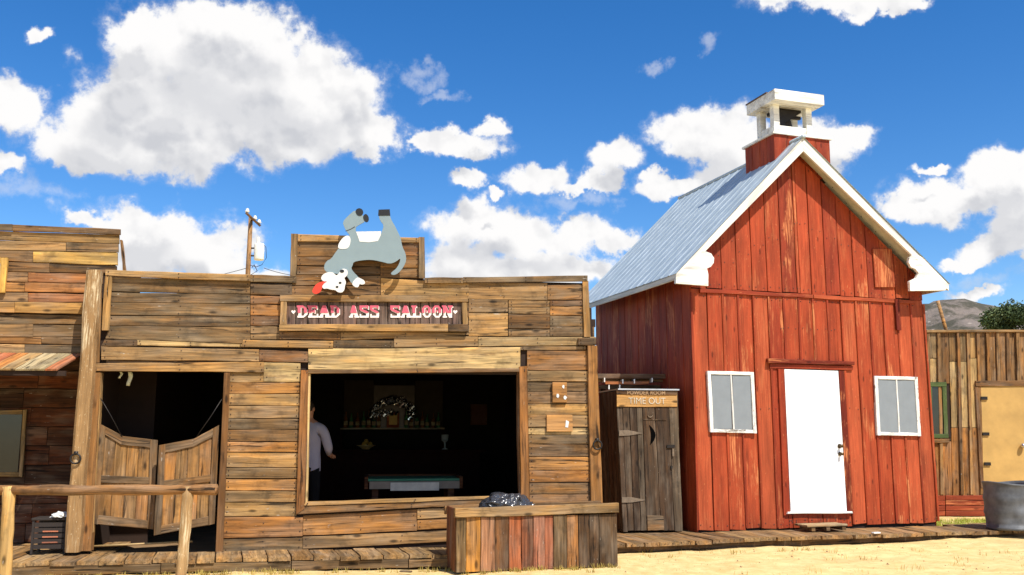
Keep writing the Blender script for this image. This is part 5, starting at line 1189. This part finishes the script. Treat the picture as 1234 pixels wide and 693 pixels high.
boxo('case', (-.12, .03, 0), (.12, .14, .30), WOODS, clk, c_(170, 80, 46)); boxo('face', (-.08, .018, .06), (.08, .029, .26), plain('yellow_face', srgb(220, 180, 90), .5), clk)
GLB = plain('brown_bottle_glass', (.22, .09, .03), .1, spec=.8); GLG = plain('green_bottle_glass', (.06, .18, .08), .1, spec=.8); LBL = plain('bottle_label', srgb(190, 170, 130), .6)
def bottle(mat):
    b = thing('bottle', (0, 0, 0), S.deg, None, 'bottle', 'bottles on the back bar shelf')
    latheo('glass', [(.035, 0), (.038, .01), (.038, .17), (.030, .2), (.014, .23), (.013, .30), (.016, .30), (.016, .31), (.002, .31)], mat, b, seg=12); latheo('paper_label', [(.0385, .05), (.0390, .05), (.0390, .13), (.0385, .13)], LBL, b, seg=12); return b
bA = bottle(GLB); bB = bottle(GLG); xs_ = [-.95, -.84, -.72, -.6, -.5, -.40, -.30, .24, .34, .45, .56, .66, .78, .88]
for i, x in enumerate(xs_):
    src = bA if i % 2 == 0 else bB; o = src if i < 2 else copy_thing(src)
    o.location = world(S, S.uv(475, 514, 7.05).x + x, 7.12 + rnd.uniform(-.03, .06), sz - .03); k = rnd.uniform(.85, 1.2); o.scale = (1, 1, k)
    nth = ('farthest left', 'second from the left', 'third from the left', 'fourth from the left', 'fifth from the left', 'sixth from the left', 'seventh from the left', 'seventh from the right', 'sixth from the right', 'fifth from the right', 'fourth from the right', 'third from the right', 'second from the right', 'farthest right')[i]
    o['label'] = ('brown' if i % 2 == 0 else 'dark green') + ' bottle on the back bar shelf, ' + nth + ' of the row'
pc_ = world(S, S.uv(812, 510, 7.3).x, 7.4, S.uv(577, 512, 7.3).z); pc_ = world(S, S.uv(577, 512, 7.4).x, 7.41, S.uv(577, 512, 7.4).z)
pic = thing('framed_picture', pc_, S.deg, 'dim reddish framed picture on the dark back wall right of the bar', 'picture')
boxo('frame', (-.17, -.01, 0), (.17, .025, .42), WOODS, pic, c_(90, 50, 30)); boxo('print', (-.14, -.014, .03), (.14, -.0101, .39), plain('dim_print', srgb(96, 60, 44), .8), pic)
ctz = bz + .05 - .03
bowl = thing('fruit_bowl', world(S, S.uv(441, 545, 5.7).x, 5.75, ctz), S.deg, 'low bowl of yellowish fruit standing on the bar counter', 'bowl')
latheo('dish', [(.06, 0), (.07, .01), (.14, .06), (.18, .075), (.17, .08), (.13, .065), (.01, .02)], plain('cream_dish', srgb(200, 170, 110), .4), bowl, seg=20)
for i in range(7): a_ = i * 2.1; o = latheo('fruit', [(.005, -.05), (.03, -.04), (.045, 0), (.03, .04), (.005, .05)], plain('yellow_fruit', srgb(190, 150, 60), .5), bowl, (math.cos(a_) * .075 * (i > 0), math.sin(a_) * .075 * (i > 0), .09 + (.05 if i == 0 else 0)), 12)
cup_ = thing('tall_glass', world(S, S.uv(536, 540, 5.7).x, 5.7, ctz), S.deg, 'tall pale stemmed glass standing on the bar counter', 'glass')
latheo('stem', [(.06, 0), (.06, .01), (.015, .03), (.015, .12), (.02, .13)], plain('pale_glass_stem', srgb(170, 180, 180), .15), cup_, seg=16); latheo('cup', [(.03, .131), (.06, .16), (.07, .27), (.066, .27), (.05, .17), (.01, .15)], plain('pale_glass', srgb(180, 190, 190), .15), cup_, seg=16)

# the person just inside the window
def person():
    base = world(S, S.uv(372, 540, 1.35).x, 1.35, -.03); H = 1.86
    J = []; E_ = []; Rr = []
    def add(p, r, par):
        J.append(Vector(p)); Rr.append(r); 
        if par is not None: E_.append((par, len(J) - 1))
        return len(J) - 1
    pel = add((0, 0, .98), (.165, .12), None)
    wst = add((0, .0, 1.14), (.165, .12), pel); chs = add((.01, .01, 1.36), (.205, .15), wst); shc = add((.01, .01, 1.50), (.15, .11), chs)
    nk = add((.02, .0, 1.59), (.058, .06), shc); hd = add((.03, -.0, 1.68), (.085, .10), nk); hd2 = add((.035, 0, 1.76), (.082, .10), hd); add((.03, 0, 1.82), (.055, .07), hd2)
    fing = []
    for s in (-1, 1):
        sh = add((s * .20, .01, 1.46), (.085, .08), shc)
        el_ = add((s * .27 + .0, -.03, 1.20), (.066, .064), sh)
        wr_ = add((s * .215, -.24, 1.13), (.036, .030), el_)
        pm = add((s * .235, -.31, 1.12), (.042, .02), wr_)
        for k in range(4):
            fx = (k - 1.5) * .019; ln = (.07, .082, .078, .06)[k]
            a = add((s * .21 + fx, -.36, 1.115), (.0095, .0095), pm); b = add((s * .235 + fx * 1.1, -.36 - ln * .5, 1.10), (.0085, .0085), a); add((s * .235 + fx * 1.1, -.36 - ln * .65, 1.10 - ln * .45), (.0075, .0075), b)
        a = add((s * .235 - s * .045, -.32, 1.14), (.0115, .0115), pm); add((s * .235 - s * .055, -.355, 1.13), (.0095, .0095), a)
        hp = add((s * .09, 0, .92), (.095, .10), pel); kn = add((s * .10, -.01, .50), (.062, .064), hp); an = add((s * .10, .02, .10), (.042, .046), kn); add((s * .11, -.13 + .0, .035), (.042, .032), an)
    me = bpy.data.meshes.new('sk'); me.from_pydata(J, E_, []); o = bpy.data.objects.new('tmp_body', me); COL.objects.link(o)
    md = o.modifiers.new('s', 'SKIN'); md.use_smooth_shade = True; 
    for i, v in enumerate(me.skin_vertices[0].data): v.radius = Rr[i]; v.use_root = (i == 0)
    sb = o.modifiers.new('u', 'SUBSURF'); sb.levels = 2; sb.render_levels = 2
    bpy.context.view_layer.update(); m2 = bpy.data.meshes.new_from_object(o.evaluated_get(bpy.context.evaluated_depsgraph_get())); bpy.data.objects.remove(o)
    SHIRT = plain('pale_shirt_cloth', srgb(176, 169, 182), .9, var=.06, bump=.2); TRS = plain('dark_trousers_cloth', (.010, .010, .011), .9, spec=.1); SKIN = plain('skin', srgb(196, 140, 110), .6, var=.06)
    m2.materials.clear()
    for q in (SKIN, SHIRT, TRS): m2.materials.append(q)
    for f in m2.polygons:
        c = f.center; f.use_smooth = True; arm = abs(c.x) > .2
        f.material_index = 1 if (.93 < c.z < 1.56 and not (arm and c.y < -.2)) else (2 if c.z <= .93 and not (abs(c.x) > .18 and c.y < -.2) else 0)
    pr = thing('person', base, S.deg + 168, 'person in a pale shirt and dark trousers inside, half hidden by the left window jamb', 'person')
    bd = bpy.data.objects.new('body', m2); link(bd, pr); bd.scale = (1, 1, H / 1.86)
    hr = bmesh.new(); bmesh.ops.create_icosphere(hr, subdivisions=3, radius=1)
    for v in hr.verts: k = 1 + .04 * mnoise.noise(v.co * 5); v.co = Vector((v.co.x * .092 * k, v.co.y * .108 * k, v.co.z * .105 * k))
    bmesh.ops.delete(hr, geom=[v for v in hr.verts if v.co.z < -.02 and v.co.y < .02], context='VERTS'); h_ = from_bm('hair', hr, plain('dark_hair', (.03, .02, .014), .7), pr, smooth=True); h_.location = (.032, .012, 1.765)
    fc = bmesh.new()
    tube(fc, [(.035, -.098, 1.745), (.035, -.122, 1.712), (.035, -.104, 1.70)], [.008, .016, .012], 8)
    from_bm('nose', fc, SKIN, pr, smooth=True)
    for s in (-1, 1):
        e = bmesh.new(); bmesh.ops.create_icosphere(e, subdivisions=2, radius=.011); eo = from_bm('eye', e, plain('eye_white', srgb(220, 220, 215), .3), pr, smooth=True); eo.location = (.035 + s * .032, -.092, 1.748)
        e = bmesh.new(); bmesh.ops.create_icosphere(e, subdivisions=2, radius=1); 
        for v in e.verts: v.co = Vector((v.co.x * .012, v.co.y * .02, v.co.z * .032))
        eo = from_bm('ear', e, SKIN, pr, smooth=True); eo.location = (.032 + s * .088, .005, 1.735)
    e = bmesh.new(); tube(e, [(.01, -.096, 1.678), (.035, -.104, 1.676), (.06, -.096, 1.678)], [.004, .008, .004], 8); from_bm('mouth', e, plain('lips', srgb(150, 80, 70), .5), pr, smooth=True)
person()

# ================================================================== GRASS AND GRIT
GR1 = plain('dry_grass_blade', srgb(168, 146, 70), .8, var=.3, scale=3); GR2 = plain('green_grass_blade', srgb(150, 160, 56), .8, var=.3, scale=3)
def blades(name, spots, mat, label, h0, h1):
    bm = bmesh.new()
    for (x, y, r_, n) in spots:
        for _ in range(n):
            a = rnd.uniform(0, 6.28); q = r_ * math.sqrt(rnd.random()); p = Vector((x + q * math.cos(a), y + q * math.sin(a), gz(x, y) - .004)); h = rnd.uniform(h0, h1); la = rnd.uniform(0, 6.28); d = Vector((math.cos(la), math.sin(la), 0)); s = Vector((-d.y, d.x, 0)) * rnd.uniform(.002, .004)
            t = p + d * h * rnd.uniform(.2, .8) + Vector((0, 0, h)); md_ = p.lerp(t, .5) + Vector((0, 0, h * .12))
            v = [bm.verts.new(p - s), bm.verts.new(p + s), bm.verts.new(md_ + s * .7), bm.verts.new(md_ - s * .7), bm.verts.new(t)]
            bm.faces.new(v[:4]); bm.faces.new((v[3], v[2], v[4]))
    tag(from_bm(name, bm, mat, recalc=False), label, 'grass', None, 'stuff')
sp_ = []
for i in range(70): 
    u = rnd.uniform(-2.6, 2.9); p = world(S, u, -.80 - abs(rnd.gauss(0, .09)), 0); sp_.append((p.x, p.y, rnd.uniform(.03, .10), rnd.randint(8, 26)))
for i in range(60):
    u = rnd.uniform(0, PW); p = world(PF, u, -.03 - abs(rnd.gauss(0, .03)), 0); sp_.append((p.x, p.y, .04, rnd.randint(4, 14)))
for i in range(50): p = world(B, rnd.uniform(-1.5, 6), -.95 - abs(rnd.gauss(0, .15)), 0); sp_.append((p.x, p.y, .06, rnd.randint(3, 10)))
for i in range(70): x, y = rnd.uniform(-3.5, 7), rnd.uniform(9.6, 13.2); sp_.append((x, y, rnd.uniform(.04, .16), rnd.randint(6, 22)))
sp_ = [q for q in sp_ if not ((q[0] > -.5) and q[1] > 13)]
blades('dry_grass', sp_, GR1, 'short dry yellowish grass tufts along the boardwalk edges and on the sand', .02, .07)
sg = [(rnd.uniform(6.9, 9.6), rnd.uniform(15.2, 17.3), .12, 40) for i in range(260)]
blades('green_grass', sg, GR2, 'strip of short yellow green grass below the plank building', .03, .09)
bm = bmesh.new()
for i in range(1700):
    x, y = rnd.uniform(-4, 8), 9.4 + 4.4 * rnd.random() ** 1.4; s = rnd.uniform(.004, .011) if i % 14 else rnd.uniform(.014, .028); a = rnd.uniform(0, 3)
    p = Vector((x, y, gz(x, y))); v = [bm.verts.new(p + Vector((s * math.cos(a + k * 1.57) * rnd.uniform(.7, 1.3), s * math.sin(a + k * 1.57), -.003))) for k in range(4)]; t = bm.verts.new(p + Vector((0, 0, s * .8)))
    for k in range(4): bm.faces.new((v[k], v[(k + 1) % 4], t))
tag(from_bm('gravel', bm, plain('pebble', srgb(150, 122, 84), .9, var=.4, scale=2)), 'small tan pebbles scattered over the sand in front of the buildings', 'gravel', None, 'stuff')
def scrap(name, px, py, L, wd, th, rot, col, label, cat):
    p = at_z(px, py, .0); o = plank(None, name, (-L / 2, -wd / 2, th), (L / 2, -wd / 2, th), (L / 2, wd / 2, th), (-L / 2, wd / 2, th), th, col, WOOD, out=(0, 0, 1)); o.location = p + Vector((0, 0, th + .004)); o.rotation_euler.z += 0
    o.rotation_euler.rotate_axis('Y', R(rot)); tag(o, label, cat)
scrap('wood_scrap', 489, 690, .14, .04, .018, 20, c_(80, 60, 40), 'short dark stick lying on the sand left of the planter', 'stick')
scrap('wood_scrap', 530, 681, .24, .16, .02, -10, c_(120, 84, 50), 'flat brown board end on the ground at the left end of the planter', 'board')
p = world(B, B.uv(1055, 651, -.7).x, -.72, -.02); o = boxo('paper_scrap', (-.06, -.03, 0), (.06, .03, .02), DWHITE, None, None, .006); o.location = p; o.rotation_euler.z = .4; tag(o, 'small white scrap on the front edge of the barn boardwalk', 'scrap')
